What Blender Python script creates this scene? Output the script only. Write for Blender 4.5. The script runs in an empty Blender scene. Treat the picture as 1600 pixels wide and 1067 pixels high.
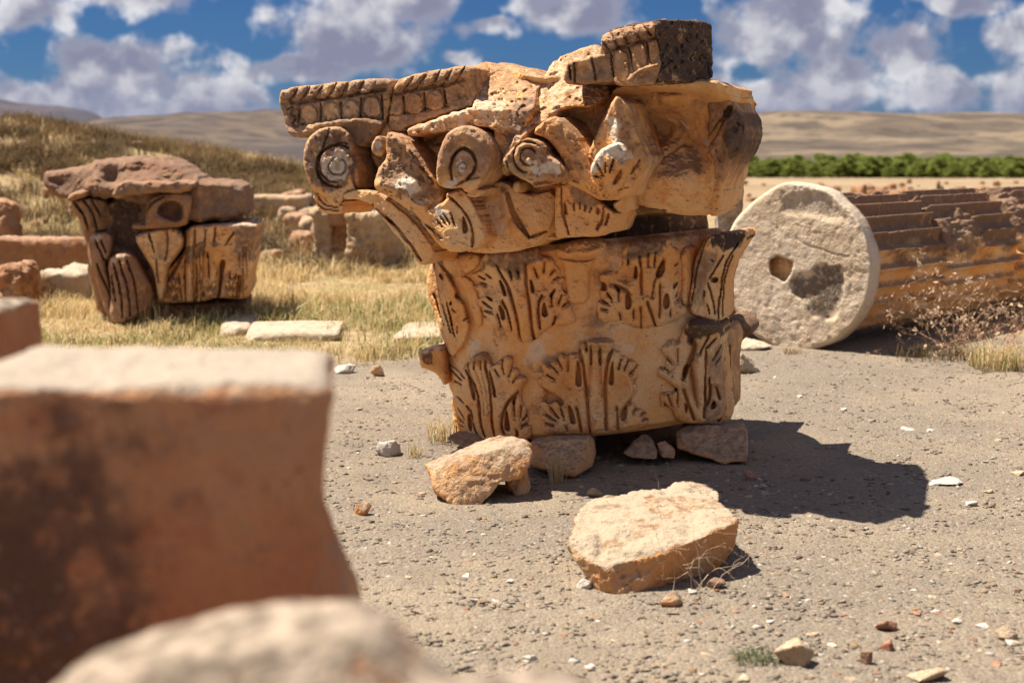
import bpy, bmesh, math, random
import numpy as np
from mathutils import Vector, Matrix

# ------------------------------------------------------------------ camera, sky, sun, exposure
SC = bpy.context.scene
COL = SC.collection
random.seed(7)
rng = np.random.default_rng(7)
CAM_H = 1.30
F = 1600 * 50 / 36.0
TH = math.atan((533.5 - 235.0) / F)
cam_d = bpy.data.cameras.new('camera')
cam = bpy.data.objects.new('camera', cam_d)
COL.objects.link(cam)
cam.location = (0, 0, CAM_H)
cam.rotation_euler = (math.pi / 2 - TH, 0, 0)
cam_d.lens = 50; cam_d.sensor_width = 36
cam_d.clip_start = 0.05; cam_d.clip_end = 30000
cam_d.dof.use_dof = True
cam_d.dof.focus_distance = 5.75
cam_d.dof.aperture_fstop = 3.0
SC.camera = cam
SUN_V = Vector((-0.45, 0.19, 1.0)).normalized()
sun_d = bpy.data.lights.new('sun', 'SUN')
sun_d.energy = 4.6; sun_d.angle = math.radians(0.5); sun_d.color = (1.0, 0.905, 0.77)
sun = bpy.data.objects.new('sun', sun_d)
COL.objects.link(sun)
sun.location = (-4, 3, 12)
sun.rotation_euler = SUN_V.to_track_quat('Z', 'Y').to_euler()
SC.view_settings.view_transform = 'Standard'
SC.view_settings.look = 'None'
SC.view_settings.gamma = 1.0
SC.view_settings.exposure = 1.27
SC.cycles.use_denoising = True
SC.cycles.use_adaptive_sampling = True
SC.cycles.adaptive_threshold = 0.015
SC.cycles.max_bounces = 6
SC.cycles.diffuse_bounces = 4
SC.cycles.transparent_max_bounces = 4
SC.cycles.caustics_reflective = False
SC.cycles.caustics_refractive = False

# ------------------------------------------------------------------ node helpers
class NT:
    def __init__(s, tree):
        s.t = tree; s.n = tree.nodes; s.l = tree.links
    def node(s, typ, **kw):
        n = s.n.new(typ)
        for k, v in kw.items(): setattr(n, k, v)
        return n
    def put(s, sock, v):
        if hasattr(v, 'is_output') or isinstance(v, bpy.types.NodeSocket): s.l.new(v, sock)
        elif v is not None: sock.default_value = v
    def math(s, op, a, b=None, c=None, clamp=False):
        n = s.node('ShaderNodeMath', operation=op, use_clamp=clamp)
        s.put(n.inputs[0], a); s.put(n.inputs[1], b); s.put(n.inputs[2], c)
        return n.outputs[0]
    def vmath(s, op, a, b=None, c=None):
        n = s.node('ShaderNodeVectorMath', operation=op)
        s.put(n.inputs[0], a); s.put(n.inputs[1], b)
        if c is not None: s.put(n.inputs[2], c)
        return n.outputs['Value'] if op in ('LENGTH', 'DOT_PRODUCT', 'DISTANCE') else n.outputs['Vector']
    def noise(s, vec, scale, detail=4, rough=0.55, dist=0.0, out='Fac'):
        n = s.node('ShaderNodeTexNoise')
        s.put(n.inputs['Vector'], vec); n.inputs['Scale'].default_value = scale
        n.inputs['Detail'].default_value = detail; n.inputs['Roughness'].default_value = rough
        n.inputs['Distortion'].default_value = dist
        return n.outputs[out]
    def step(s, v, a, b, lo=0.0, hi=1.0, smooth=True):
        n = s.node('ShaderNodeMapRange', clamp=True)
        n.interpolation_type = 'SMOOTHSTEP' if smooth else 'LINEAR'
        s.put(n.inputs['Value'], v)
        for k, x in (('From Min', a), ('From Max', b), ('To Min', lo), ('To Max', hi)): n.inputs[k].default_value = x
        return n.outputs['Result']
    def mix(s, f, a, b, mode='MIX'):
        n = s.node('ShaderNodeMix', data_type='RGBA', blend_type=mode)
        s.put(n.inputs[0], f)
        s.put(n.inputs[6], (*a, 1) if isinstance(a, tuple) and len(a) == 3 else a)
        s.put(n.inputs[7], (*b, 1) if isinstance(b, tuple) and len(b) == 3 else b)
        return n.outputs[2]

def material(name):
    m = bpy.data.materials.new(name); m.use_nodes = True
    t = NT(m.node_tree); t.n.clear()
    out = t.node('ShaderNodeOutputMaterial')
    b = t.node('ShaderNodeBsdfPrincipled')
    b.inputs['Specular IOR Level'].default_value = 0.10
    b.inputs['Roughness'].default_value = 0.97
    t.l.new(b.outputs[0], out.inputs[0])
    return m, t, b

# ------------------------------------------------------------------ world: sky with cumulus
world = bpy.data.worlds.new('World'); SC.world = world; world.use_nodes = True
wt = NT(world.node_tree); wt.n.clear()
w_out = wt.node('ShaderNodeOutputWorld'); w_bg = wt.node('ShaderNodeBackground')
sky_n = wt.node('ShaderNodeTexSky', sky_type='NISHITA'); sky_n.sun_disc = False
sky_n.sun_elevation = math.asin(SUN_V.z); sky_n.sun_rotation = math.atan2(SUN_V.x, SUN_V.y)
sky_n.altitude = 1000; sky_n.air_density = 1.0; sky_n.dust_density = 0.3; sky_n.ozone_density = 2.5
wd = wt.node('ShaderNodeTexCoord').outputs['Generated']
dx = wt.node('ShaderNodeSeparateXYZ'); wt.l.new(wt.vmath('NORMALIZE', wd), dx.inputs[0])
az = wt.math('ARCTAN2', dx.outputs[0], dx.outputs[1]); el = wt.math('ARCSINE', dx.outputs[2])
cu = wt.node('ShaderNodeCombineXYZ')                       # bearing and height above the horizon, 22.22 units to the radian
wt.l.new(wt.math('MULTIPLY', az, F / 100), cu.inputs[0]); wt.l.new(wt.math('MULTIPLY', el, F / 100), cu.inputs[1])
cu = cu.outputs[0]
def puff(v, sc=1.0):
    a = wt.noise(v, 1.10 * sc, 5, 0.53, 0.0)
    return a
n_a = puff(cu)
n_b = puff(wt.vmath('ADD', cu, (-0.13, 0.22, 0.0)))
m_a = wt.noise(cu, 0.85, 2, 0.5); m_b = wt.noise(wt.vmath('ADD', cu, (-0.22, 0.42, 0.0)), 0.85, 2, 0.5)
warp = wt.noise(cu, 1.3, 2, 0.5, out='Color')
cw = wt.vmath('ADD', cu, wt.vmath('MULTIPLY', wt.vmath('SUBTRACT', warp, (0.5, 0.5, 0.5)), (0.9, 0.6, 0)))
# cumulus banks: bearing, height, half width, half height
BANKS = [(-5.9, 1.15, 1.2, .55), (-6.7, .75, 1.3, .40), (-4.7, .85, 1.0, .45), (-6.0, .55, 3.0, .28), (-7.1, 1.98, .8, .36), (-5.6, 2.30, 1.3, .40), (-2.4, 1.75, 1.45, .85), (-1.6, 2.2, .8, .5), (-3.5, 1.25, .9, .28), (-0.85, 1.38, .42, .24), (-0.3, 1.85, .5, .2), (0.9, 2.15, 1.2, .5), (4.1, 1.9, 1.2, .95), (4.7, 1.0, 1.1, .6), (3.7, .75, 1.5, .45), (6.0, 1.45, .85, .5), (6.6, .95, 1.0, .45), (6.7, 2.2, .65, .28), (7.7, 1.75, .9, .5), (7.8, .75, 1.2, .45), (5.3, .35, 3.2, .2)]
acc = None
for (bx, by, rx, ry) in BANKS:
    d = wt.vmath('LENGTH', wt.vmath('MULTIPLY_ADD', cw, (1 / rx, 1 / ry, 0), (-bx / rx, -by / ry, 0)))
    acc = d if acc is None else wt.math('MINIMUM', acc, d)
body = wt.step(acc, 0.3, 1.8, 0.55, -0.55, smooth=False)
# unseen rest of the sky: broken cumulus, cover raised to brighten the shade
gen = wt.step(wt.noise(wt.vmath('MULTIPLY', cu, (1, 1.6, 1)), 0.22, 2, 0.5), 0.36, 0.54, -0.3, 0.60)
inview = wt.math('MULTIPLY', wt.step(wt.math('ABSOLUTE', az), 0.36, 0.50, 1, 0), wt.step(el, 0.115, 0.17, 1, 0))
body = wt.math('ADD', wt.math('MULTIPLY', body, inview), wt.math('MULTIPLY', gen, wt.math('SUBTRACT', 1.0, inview)))
dens = wt.math('ADD', body, wt.math('MULTIPLY', wt.math('SUBTRACT', n_a, 0.5), 1.9))
alpha = wt.step(dens, -0.03, 0.38)
lit = wt.step(wt.math('MULTIPLY_ADD', wt.math('SUBTRACT', m_a, m_b), 0.75, wt.math('SUBTRACT', n_a, n_b)), -0.07, 0.20)
edge = wt.step(dens, 0.55, 0.10, 0, 1)
lit = wt.math('MULTIPLY_ADD', lit, wt.math('MULTIPLY_ADD', edge, 0.40, 0.60), wt.math('MULTIPLY', edge, 0.20), clamp=True)
ccol = wt.mix(lit, (0.118, 0.121, 0.168), (0.42, 0.41, 0.41))
ccol = wt.mix(wt.step(el, 0.0, 0.06, 0.7, 0.0), ccol, (0.125, 0.135, 0.205))
blue = wt.mix(1.0, sky_n.outputs[0], (0.0072, 0.0135, 0.0245), 'MULTIPLY')
blue = wt.mix(wt.step(el, 0.12, 0.9), blue, wt.mix(1.0, blue, (3.2, 2.9, 2.4), 'MULTIPLY'))  # sky overhead, out of view, brightened to lift the ambient light
blue = wt.mix(wt.step(el, 0.0, 0.06, 0.45, 0.0), blue, (0.105, 0.125, 0.205))
col = wt.mix(wt.math('MULTIPLY', alpha, 0.93), blue, ccol)
wt.l.new(col, w_bg.inputs[0]); w_bg.inputs[1].default_value = 0.92
wt.l.new(w_bg.outputs[0], w_out.inputs[0])

world.cycles.sampling_method = 'NONE'


# ------------------------------------------------------------------ projection
def p2w(px, py, Y):
    """photograph pixel + distance -> world point(s)"""
    px = np.asarray(px, float); py = np.asarray(py, float)
    x = (px - 800) / F; v = (533.5 - py) / F
    dy = math.cos(TH) + v * math.sin(TH); dz = -math.sin(TH) + v * math.cos(TH)
    t = np.asarray(Y, float) / dy
    return np.stack([x * t, dy * t, CAM_H + dz * t], -1)
def w2p(P):
    P = np.asarray(P, float)
    y = P[..., 1]; z = P[..., 2] - CAM_H
    dep = y * math.cos(TH) - z * math.sin(TH); up = y * math.sin(TH) + z * math.cos(TH)
    return 800 + F * P[..., 0] / dep, 533.5 - F * up / dep
def gnd(px, py, z=0.0):
    """point of the ground seen at a pixel"""
    d = p2w(px, py, 1.0) - np.array([0, 0, CAM_H])
    t = (z - CAM_H) / d[..., 2]
    return np.array([0, 0, CAM_H]) + d * t[..., None]

# ------------------------------------------------------------------ noise
_T = np.random.default_rng(11).random((64, 64, 64)).astype(np.float32) * 2 - 1
def vnoise(P):
    P = np.asarray(P, np.float32)
    i = np.floor(P).astype(np.int64); f = P - i
    f = f * f * f * (f * (f * 6 - 15) + 10)
    i0 = i & 63; i1 = (i + 1) & 63
    x0, y0, z0 = i0[..., 0], i0[..., 1], i0[..., 2]; x1, y1, z1 = i1[..., 0], i1[..., 1], i1[..., 2]
    fx, fy, fz = f[..., 0], f[..., 1], f[..., 2]
    a = _T[x0, y0, z0] * (1 - fx) + _T[x1, y0, z0] * fx
    b = _T[x0, y1, z0] * (1 - fx) + _T[x1, y1, z0] * fx
    c = _T[x0, y0, z1] * (1 - fx) + _T[x1, y0, z1] * fx
    d = _T[x0, y1, z1] * (1 - fx) + _T[x1, y1, z1] * fx
    return (a * (1 - fy) + b * fy) * (1 - fz) + (c * (1 - fy) + d * fy) * fz
def fbm(P, freq, octs=4, gain=0.5, off=0.0):
    P = np.asarray(P) * freq + off + 17.3
    s = 0; a = 1.0; t = 0
    for k in range(octs):
        s = s + a * vnoise(P * (2.03 ** k) + 9.7 * k); t += a; a *= gain
    return s / t
def sstep(x, a, b):
    t = np.clip((x - a) / (b - a), 0, 1); return t * t * (3 - 2 * t)

# ------------------------------------------------------------------ scene graph helpers
def tag(o, label=None, cat=None, group=None, kind=None):
    if label: o['label'] = label
    if cat: o['category'] = cat
    if group: o['group'] = group
    if kind: o['kind'] = kind
    return o
def empty(name, loc, label, cat, group=None):
    o = bpy.data.objects.new(name, None); COL.objects.link(o)
    o.empty_display_size = 0.1
    o.location = [float(v) for v in loc]
    return tag(o, label, cat, group)
def rootloc(o):
    v = Vector((0, 0, 0))
    while o is not None: v = v + o.location; o = o.parent
    return np.array(v)
def mesh_obj(name, V, faces, mat, parent=None, cols=None, smooth=True, loc=None):
    """V in world coordinates; faces: list/array of index tuples. One mesh object."""
    org = rootloc(parent) if parent is not None else (np.array(loc, float) if loc is not None else np.zeros(3))
    V = np.asarray(V, float) - org
    me = bpy.data.meshes.new(name)
    if isinstance(faces, np.ndarray):
        n = faces.shape[1]
        me.vertices.add(len(V)); me.vertices.foreach_set('co', V.astype(np.float32).ravel())
        me.loops.add(faces.size); me.loops.foreach_set('vertex_index', faces.astype(np.int32).ravel())
        me.polygons.add(len(faces)); me.polygons.foreach_set('loop_start', np.arange(0, faces.size, n, dtype=np.int32))
        me.update(calc_edges=True)
    else:
        me.from_pydata(V.tolist(), [], [tuple(int(i) for i in f) for f in faces]); me.update()
    if smooth: me.polygons.foreach_set('use_smooth', np.ones(len(me.polygons), bool))
    if cols is not None:
        a = me.attributes.new('wx', 'FLOAT_COLOR', 'POINT')
        c = np.ones((len(V), 4), np.float32); c[:, :cols.shape[1]] = cols
        a.data.foreach_set('color', c.ravel())
    me.materials.append(mat)
    o = bpy.data.objects.new(name, me); COL.objects.link(o)
    if parent is not None: o.parent = parent
    elif loc is not None: o.location = [float(v) for v in loc]
    return o

# ------------------------------------------------------------------ polygons
def seg_dist(p, a, b):
    d = b - a; L = (d * d).sum() + 1e-12
    t = np.clip(((p - a) @ d) / L, 0, 1)
    q = a + t[:, None] * d
    return np.hypot(p[:, 0] - q[:, 0], p[:, 1] - q[:, 1]), q, t
def poly_sd(p, poly, closest=False):
    """signed distance, positive inside"""
    poly = np.asarray(poly, float)
    best = np.full(len(p), 1e9); cp = np.zeros_like(p); ins = np.zeros(len(p), bool)
    for k in range(len(poly)):
        a, b = poly[k - 1], poly[k]
        d, q, _ = seg_dist(p, a, b)
        m = d < best; best[m] = d[m]
        if closest: cp[m] = q[m]
        c = (a[1] > p[:, 1]) != (b[1] > p[:, 1])
        xi = (b[0] - a[0]) * (p[:, 1] - a[1]) / (b[1] - a[1] + 1e-12) + a[0]
        ins ^= c & (p[:, 0] < xi)
    sd = np.where(ins, best, -best)
    return (sd, cp) if closest else sd
def line_dist(p, pts):
    best = np.full(len(p), 1e9); par = np.zeros(len(p)); pts = np.asarray(pts, float)
    n = len(pts) - 1
    for k in range(n):
        d, q, t = seg_dist(p, pts[k], pts[k + 1])
        m = d < best; best[m] = d[m]; par[m] = (k + t[m]) / n
    return best, par
def smooth_line(pts, n=2):
    p = np.asarray(pts, float)
    if len(p) < 3: return p
    for _ in range(n):
        q = [p[0]]
        for a, b in zip(p[:-1], p[1:]): q += [a * .75 + b * .25, a * .25 + b * .75]
        q.append(p[-1]); p = np.array(q)
    return p
def Zm(ox, oy, s):
    """coordinates read off an enlarged crop -> photograph pixels"""
    def f(pts): return [(ox + x / s, oy + y / s) for x, y in pts]
    return f
def chaikin(poly, n=1):
    p = np.asarray(poly, float)
    for _ in range(n):
        q = np.roll(p, -1, 0)
        p = np.stack([p * .75 + q * .25, p * .25 + q * .75], 1).reshape(-1, 2)
    return p

# ------------------------------------------------------------------ carved stone: a relief of real depth over an outline
def carved(name, poly, base, thick, mat, parent, step=2.0, rr=7, rd=0.03, feats=(), rough=(0.004, 22), din=(0.30, 0.954, 0), wx=(0, 0, 0), smooth_poly=1, rows=4, loc=None, jag=0.0, soft=False):
    poly = chaikin(poly, smooth_poly) if smooth_poly else np.asarray(poly, float)
    if jag:
        rp = []
        for k in range(len(poly)):
            a, b = poly[k], poly[(k + 1) % len(poly)]
            n = max(1, int(np.hypot(*(b - a)) / 4))
            for i in range(n): rp.append(a + (b - a) * i / n)
        rp = np.array(rp)
        q = np.c_[rp * 0.05, np.zeros(len(rp))]
        poly = rp + jag * np.c_[fbm(q, 2.2, 4, .6), fbm(q, 2.2, 4, .6, off=31.7)]
    mn = poly.min(0) - step; mx = poly.max(0) + step
    nx = int((mx[0] - mn[0]) / step) + 2; ny = int((mx[1] - mn[1]) / step) + 2
    gx, gy = np.meshgrid(mn[0] + np.arange(nx) * step, mn[1] + np.arange(ny) * step)
    p = np.c_[gx.ravel(), gy.ravel()]
    sd, cp = poly_sd(p, poly, True)
    keep = sd > -step * 0.55
    snap = keep & (sd < step * 0.5)
    p[snap] = cp[snap]; sd = np.where(snap, 0, sd)
    idx = np.arange(nx * ny).reshape(ny, nx)
    q = np.stack([idx[:-1, :-1], idx[1:, :-1], idx[1:, 1:], idx[:-1, 1:]], -1).reshape(-1, 4)
    q = q[keep[q].all(1)]
    e0 = np.concatenate([q[:, [0, 1]], q[:, [1, 2]], q[:, [2, 3]], q[:, [3, 0]]])
    _, iv, ct = np.unique(np.sort(e0, 1), axis=0, return_inverse=True, return_counts=True)
    bnd = np.unique(e0[ct[iv.ravel()] == 1]); p[bnd] = cp[bnd]; sd[bnd] = 0
    used = np.unique(q); re = np.full(nx * ny, -1); re[used] = np.arange(len(used))
    q = re[q]; p = p[used]; sd = sd[used]
    Y = base(p[:, 0], p[:, 1]) if callable(base) else np.full(len(p), float(base))
    Y = np.asarray(Y, float).copy()
    u = 1 - np.clip(sd / rr, 0, 1)
    uc = 1 - np.clip(sd / 2.6, 0, 1)
    Y += rd * (0.5 * u * u * (3 - 2 * u) + 0.5 * (1 - np.sqrt(np.clip(1 - uc * uc, 0, 1))) if soft else 1 - np.sqrt(np.clip(1 - u * u, 0, 1)))
    cols = np.zeros((len(p), 3)) + np.array(wx)
    P0 = p2w(p[:, 0], p[:, 1], Y)
    wob = np.c_[fbm(P0, 30, 2), fbm(P0, 30, 2, off=5.5)]
    if soft:                                  # the stone between two cuts is rounded like a finger
        dm = np.full(len(p), 99.0)
        for f in feats:
            if f[0] == 'slot': dm = np.minimum(dm, line_dist(p, smooth_line(f[1]))[0])
        Y += 0.014 * (1 - sstep(dm, 0.5, 6.5))
    for f in feats:
        k = f[0]
        if k == 'slot':                       # narrow drilled groove
            d, t = line_dist(p + wob * 1.1, smooth_line(f[1])); w = f[2] * (1 + 0.5 * wob[:, 0])
            w = w * (0.55 + 0.45 * np.sin(np.clip(t, 0.02, 0.98) * math.pi) ** 0.5)
            Y += f[3] * sstep(-d, -w, -w * 0.45)
        elif k == 'ridge':
            d, t = line_dist(p, smooth_line(f[1]))
            Y -= f[3] * np.exp(-(d / f[2]) ** 2)
        elif k == 'hole':
            s2 = poly_sd(p + wob * 0.8, chaikin(f[1], 1))
            Y += f[2] * sstep(s2, -0.9, f[3] if len(f) > 3 else 1.4)
        elif k == 'bump':
            d = ((p[:, 0] - f[1]) / f[3]) ** 2 + ((p[:, 1] - f[2]) / f[4]) ** 2
            Y -= f[5] * np.exp(-d)
        elif k == 'raise':                    # plateau
            s2 = poly_sd(p, f[1])
            Y -= f[2] * sstep(s2, 0, f[3])
        elif k == 'wave':                     # flutings along a direction: (dx,dy,period,amp)
            ph = (p[:, 0] * f[1] + p[:, 1] * f[2]) * 2 * math.pi / f[3]
            Y -= f[4] * np.abs(np.sin(ph / 2))
        elif k == 'tint':
            s2 = poly_sd(p + wob * 9, f[2])
            m = sstep(s2, -f[3], f[3]) * f[4]
            cols[:, f[1]] = np.maximum(cols[:, f[1]], m)
        elif k == 'fn':
            Y += f[1](p[:, 0], p[:, 1])
    P0 = p2w(p[:, 0], p[:, 1], Y)
    Y += rough[0] * (fbm(P0, rough[1], 4, 0.6) * 2.0 + min(1.6, rough[1] / 15) * sstep(fbm(P0, rough[1] * 1.7, 3, 0.6, off=6.1), 0.16, 0.42))
    P = p2w(p[:, 0], p[:, 1], Y)
    # side walls and back
    e = np.concatenate([q[:, [0, 1]], q[:, [1, 2]], q[:, [2, 3]], q[:, [3, 0]]])
    key = np.sort(e, 1); _, inv, cnt = np.unique(key, axis=0, return_inverse=True, return_counts=True)
    be = e[cnt[inv.ravel()] == 1]
    bv = np.unique(be); n0 = len(P)
    rb = np.full(n0, -1); rb[bv] = np.arange(len(bv))
    din = np.array(din, float); din /= np.linalg.norm(din)
    Vs = [P]; faces = [q]; prev = bv.copy(); cs = [cols]
    cen = P[bv].mean(0)
    for r in range(1, rows + 1):
        fr = r / rows
        R = P[bv] + din * thick * fr
        R = R + 0.012 * np.c_[fbm(R, 9, 3), fbm(R, 9, 3, off=3), fbm(R, 9, 3, off=8)] * min(1, thick * 6)
        cur = n0 + (r - 1) * len(bv) + np.arange(len(bv))
        pr = (lambda v: v) if r == 1 else (lambda v, o=n0 + (r - 2) * len(bv): o + rb[v])
        a, b = be[:, 0], be[:, 1]
        faces.append(np.stack([pr(b), pr(a), n0 + (r - 1) * len(bv) + rb[a], n0 + (r - 1) * len(bv) + rb[b]], -1))
        Vs.append(R); cs.append(cols[bv])
    # back cap: fan round the centre of the rear rim
    off = n0 + (rows - 1) * len(bv)
    cvi = n0 + rows * len(bv)
    Vs.append((cen + din * thick)[None, :]); cs.append(cols[bv].mean(0)[None, :])
    a, b = be[:, 0], be[:, 1]
    cap = np.stack([off + rb[b], off + rb[a], np.full(len(be), cvi), np.full(len(be), cvi)], -1)
    V = np.concatenate(Vs); Cc = np.concatenate(cs)
    quads = np.concatenate(faces)
    fl = quads.tolist() + [c[:3] for c in cap.tolist()]
    return mesh_obj(name, V, fl, mat, parent, Cc, loc=loc)

# ------------------------------------------------------------------ rocks: hull of points -> voxel remesh -> worn surface
def hull_mesh(pts):
    bm = bmesh.new()
    for v in pts: bm.verts.new([float(c) for c in v])
    r = bmesh.ops.convex_hull(bm, input=bm.verts)
    junk = [g for g in r['geom_interior'] + r['geom_unused'] if isinstance(g, bmesh.types.BMVert)]
    bmesh.ops.delete(bm, geom=list(set(junk)), context='VERTS')
    me = bpy.data.meshes.new('tmp'); bm.to_mesh(me); bm.free()
    return me
def rock_arrays(hulls, voxel, sm=2):
    """hulls: list of point sets in world coordinates, united"""
    bm = bmesh.new()
    for h in hulls:
        me = hull_mesh(h); bm.from_mesh(me); bpy.data.meshes.remove(me)
    me = bpy.data.meshes.new('tmp'); bm.to_mesh(me); bm.free()
    o = bpy.data.objects.new('tmp', me); COL.objects.link(o)
    m = o.modifiers.new('r', 'REMESH'); m.mode = 'VOXEL'; m.voxel_size = voxel
    if sm:
        s = o.modifiers.new('s', 'SMOOTH'); s.iterations = sm; s.factor = 0.5
    dg = bpy.context.evaluated_depsgraph_get()
    ev = o.evaluated_get(dg); me2 = bpy.data.meshes.new_from_object(ev)
    n = len(me2.vertices); V = np.zeros(n * 3, np.float32); me2.vertices.foreach_get('co', V)
    N = np.zeros(n * 3, np.float32); me2.vertices.foreach_get('normal', N)
    Q = np.zeros(len(me2.loops), np.int32); me2.loops.foreach_get('vertex_index', Q)
    lt = np.zeros(len(me2.polygons), np.int32); me2.polygons.foreach_get('loop_total', lt)
    assert (lt == 4).all()
    bpy.data.objects.remove(o); bpy.data.meshes.remove(me); bpy.data.meshes.remove(me2)
    return V.reshape(-1, 3).astype(float), N.reshape(-1, 3).astype(float), Q.reshape(-1, 4)
def rock(name, hulls, voxel, mat, parent=None, amp=0.02, freq=6, pit=0.3, sm=2, wx=(0, 0, 0), loc=None, tint=None, carve=None):
    V, N, Q = rock_arrays(hulls, voxel, sm)
    n1 = fbm(V, freq, 5, 0.55); n2 = fbm(V, freq * 3.1, 3, 0.6, off=4.2)
    d = amp * (n1 + pit * (0.35 - np.abs(n2)) * 1.2)
    if carve is not None: d = d + carve(V, N)
    V = V + N * d[:, None]
    c = np.zeros((len(V), 3)) + np.array(wx)
    if tint is not None: c = np.maximum(c, tint(V, N))
    return mesh_obj(name, V, Q, mat, parent, c, loc=loc)
def block_pts(c, size, yaw=0, jit=0.06, seed=0, tilt=(0, 0), cham=0.12):
    """corner cloud of a rough squared block standing on z = c[2]"""
    r = np.random.default_rng(seed); pts = []
    for sx in (-1, 1):
        for sy in (-1, 1):
            for sz in (0, 1):
                for ax in range(3):
                    v = np.array([sx * .5, sy * .5, sz - .5], float)
                    v[ax] *= 1 - cham * r.random()
                    v += (r.random(3) - .5) * jit
                    pts.append(v * size)
    P = np.array(pts)
    M = Matrix.Rotation(yaw, 3, 'Z') @ Matrix.Rotation(tilt[0], 3, 'X') @ Matrix.Rotation(tilt[1], 3, 'Y')
    P = P @ np.array(M).T
    P[:, 2] += c[2] - P[:, 2].min(); P[:, 0] += c[0]; P[:, 1] += c[1]
    return P

# ------------------------------------------------------------------ stone material
def stone_mat(name, base=(0.80, 0.40, 0.135), pale=(0.82, 0.53, 0.265), grey=(0.225, 0.145, 0.102), dark=(0.065, 0.046, 0.038), white=(0.70, 0.58, 0.44), red=(0.62, 0.225, 0.065), sc=1.0, upgrey=0.75, bump=0.85):
    m, t, b = material(name)
    geo = t.node('ShaderNodeNewGeometry'); pos = geo.outputs['Position']
    at = t.node('ShaderNodeAttribute', attribute_name='wx'); sep = t.node('ShaderNodeSeparateColor')
    t.l.new(at.outputs['Color'], sep.inputs[0])
    nz = t.node('ShaderNodeSeparateXYZ'); t.l.new(geo.outputs['True Normal'], nz.inputs[0])
    n1 = t.noise(pos, 3.1 * sc, 2, 0.6); n2 = t.noise(pos, 11 * sc, 4, 0.65, 0.3); n3 = t.noise(pos, 75 * sc, 2, 0.6); n4 = t.noise(pos, 26 * sc, 4, 0.7)
    c = t.mix(t.step(n1, 0.36, 0.66), base, pale)
    c = t.mix(t.math('MULTIPLY', t.step(n2, 0.52, 0.70), 0.55), c, red)
    c = t.mix(t.math('MULTIPLY', t.step(n4, 0.56, 0.72), 0.35), c, white)
    # patina on faces that look up, and where it is marked
    up = t.step(t.math('ADD', nz.outputs[2], t.math('MULTIPLY', t.math('SUBTRACT', n2, 0.5), 1.1)), 0.30, 0.72)
    g = t.math('MAXIMUM', t.math('MULTIPLY', up, upgrey), t.math('MULTIPLY', sep.outputs[0], t.step(t.math('ADD', n2, t.math('MULTIPLY', sep.outputs[0], 0.30)), 0.46, 0.72)), clamp=True)
    gc = t.mix(t.step(n4, 0.38, 0.66), tuple(v * 0.62 for v in grey), tuple(min(0.8, v * 1.55) for v in grey))
    c = t.mix(g, c, gc)
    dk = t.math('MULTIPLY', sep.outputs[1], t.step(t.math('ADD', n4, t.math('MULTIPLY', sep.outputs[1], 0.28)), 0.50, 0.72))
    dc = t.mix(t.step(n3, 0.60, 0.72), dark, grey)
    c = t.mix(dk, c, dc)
    wt = t.math('MULTIPLY', sep.outputs[2], t.step(t.math('ADD', n4, t.math('MULTIPLY', sep.outputs[2], 0.34)), 0.50, 0.70))
    c = t.mix(wt, c, white)
    # little lichen dots and pores
    v = t.node('ShaderNodeTexVoronoi'); t.l.new(t.vmath('ADD', pos, t.vmath('MULTIPLY', t.noise(pos, 9, 2, .5, out='Color'), (.12, .12, .12))), v.inputs['Vector']); v.inputs['Scale'].default_value = 33 * sc
    sp = t.math('MULTIPLY', t.step(v.outputs['Distance'], 0.16, 0.06), t.step(n1, 0.38, 0.55))
    c = t.mix(t.math('MULTIPLY', sp, t.step(n4, 0.40, 0.60, 0.0, 0.6)), c, dark)
    c = t.mix(t.math('MULTIPLY', t.step(n3, 0.3, 0.7), 0.22), c, t.mix(0.5, c, dark), 'MIX')
    t.put(b.inputs['Base Color'], c)
    h = t.math('ADD', t.math('MULTIPLY', n3, 0.5), t.math('ADD', t.math('MULTIPLY', n4, 0.9), t.math('MULTIPLY', sp, -0.5)))
    bp = t.node('ShaderNodeBump'); bp.inputs['Strength'].default_value = bump; bp.inputs['Distance'].default_value = 0.012
    t.put(bp.inputs['Height'], h); t.l.new(bp.outputs[0], b.inputs['Normal'])
    return m
M_STONE = stone_mat('sandstone')

# ================================================================== the great capital: lower block
ROLL, LEAN = math.radians(5.67), math.radians(3.85)
BR = np.array(Matrix.Rotation(-ROLL, 3, 'Y') @ Matrix.Rotation(-LEAN, 3, 'X'))
BC = np.array([0.378, 6.414, 0.0856])
BH = 0.809
def bell_r(z):
    z = np.asarray(z, float)
    return 0.633 + 0.036 * np.clip(z / BH, 0, 1.2) - 0.010 * np.sin(np.clip(z / BH, 0, 1) * math.pi)
def bell_depth(px, py):
    """distance at which the view ray meets the bell (cone)"""
    r0, k = 0.628, 0.0445
    o = (np.array([0, 0, CAM_H]) - BC) @ BR
    d = (p2w(px, py, 1.0) - np.array([0, 0, CAM_H])) @ BR
    rr0 = r0 + k * o[2]; kd = k * d[:, 2]
    A = d[:, 0] ** 2 + d[:, 1] ** 2 - kd ** 2
    B = o[0] * d[:, 0] + o[1] * d[:, 1] - rr0 * kd
    Cc = o[0] ** 2 + o[1] ** 2 - rr0 ** 2
    D = B * B - A * Cc
    lim = -B / A
    t = np.where(D > 0, (-B - np.sqrt(np.maximum(D, 0))) / A, lim)
    return t
low = empty('capital_block', (BC[0], BC[1], 0.0), 'large orange stone capital block carved with two rows of acanthus leaves, propped on rubble', 'capital')
LEAF_POLYS = []
def bell_base(off):
    return lambda px, py: bell_depth(px, py) - off
def S(f, pts, w, d=0.045): return ('slot', f(pts), w, d)
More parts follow.
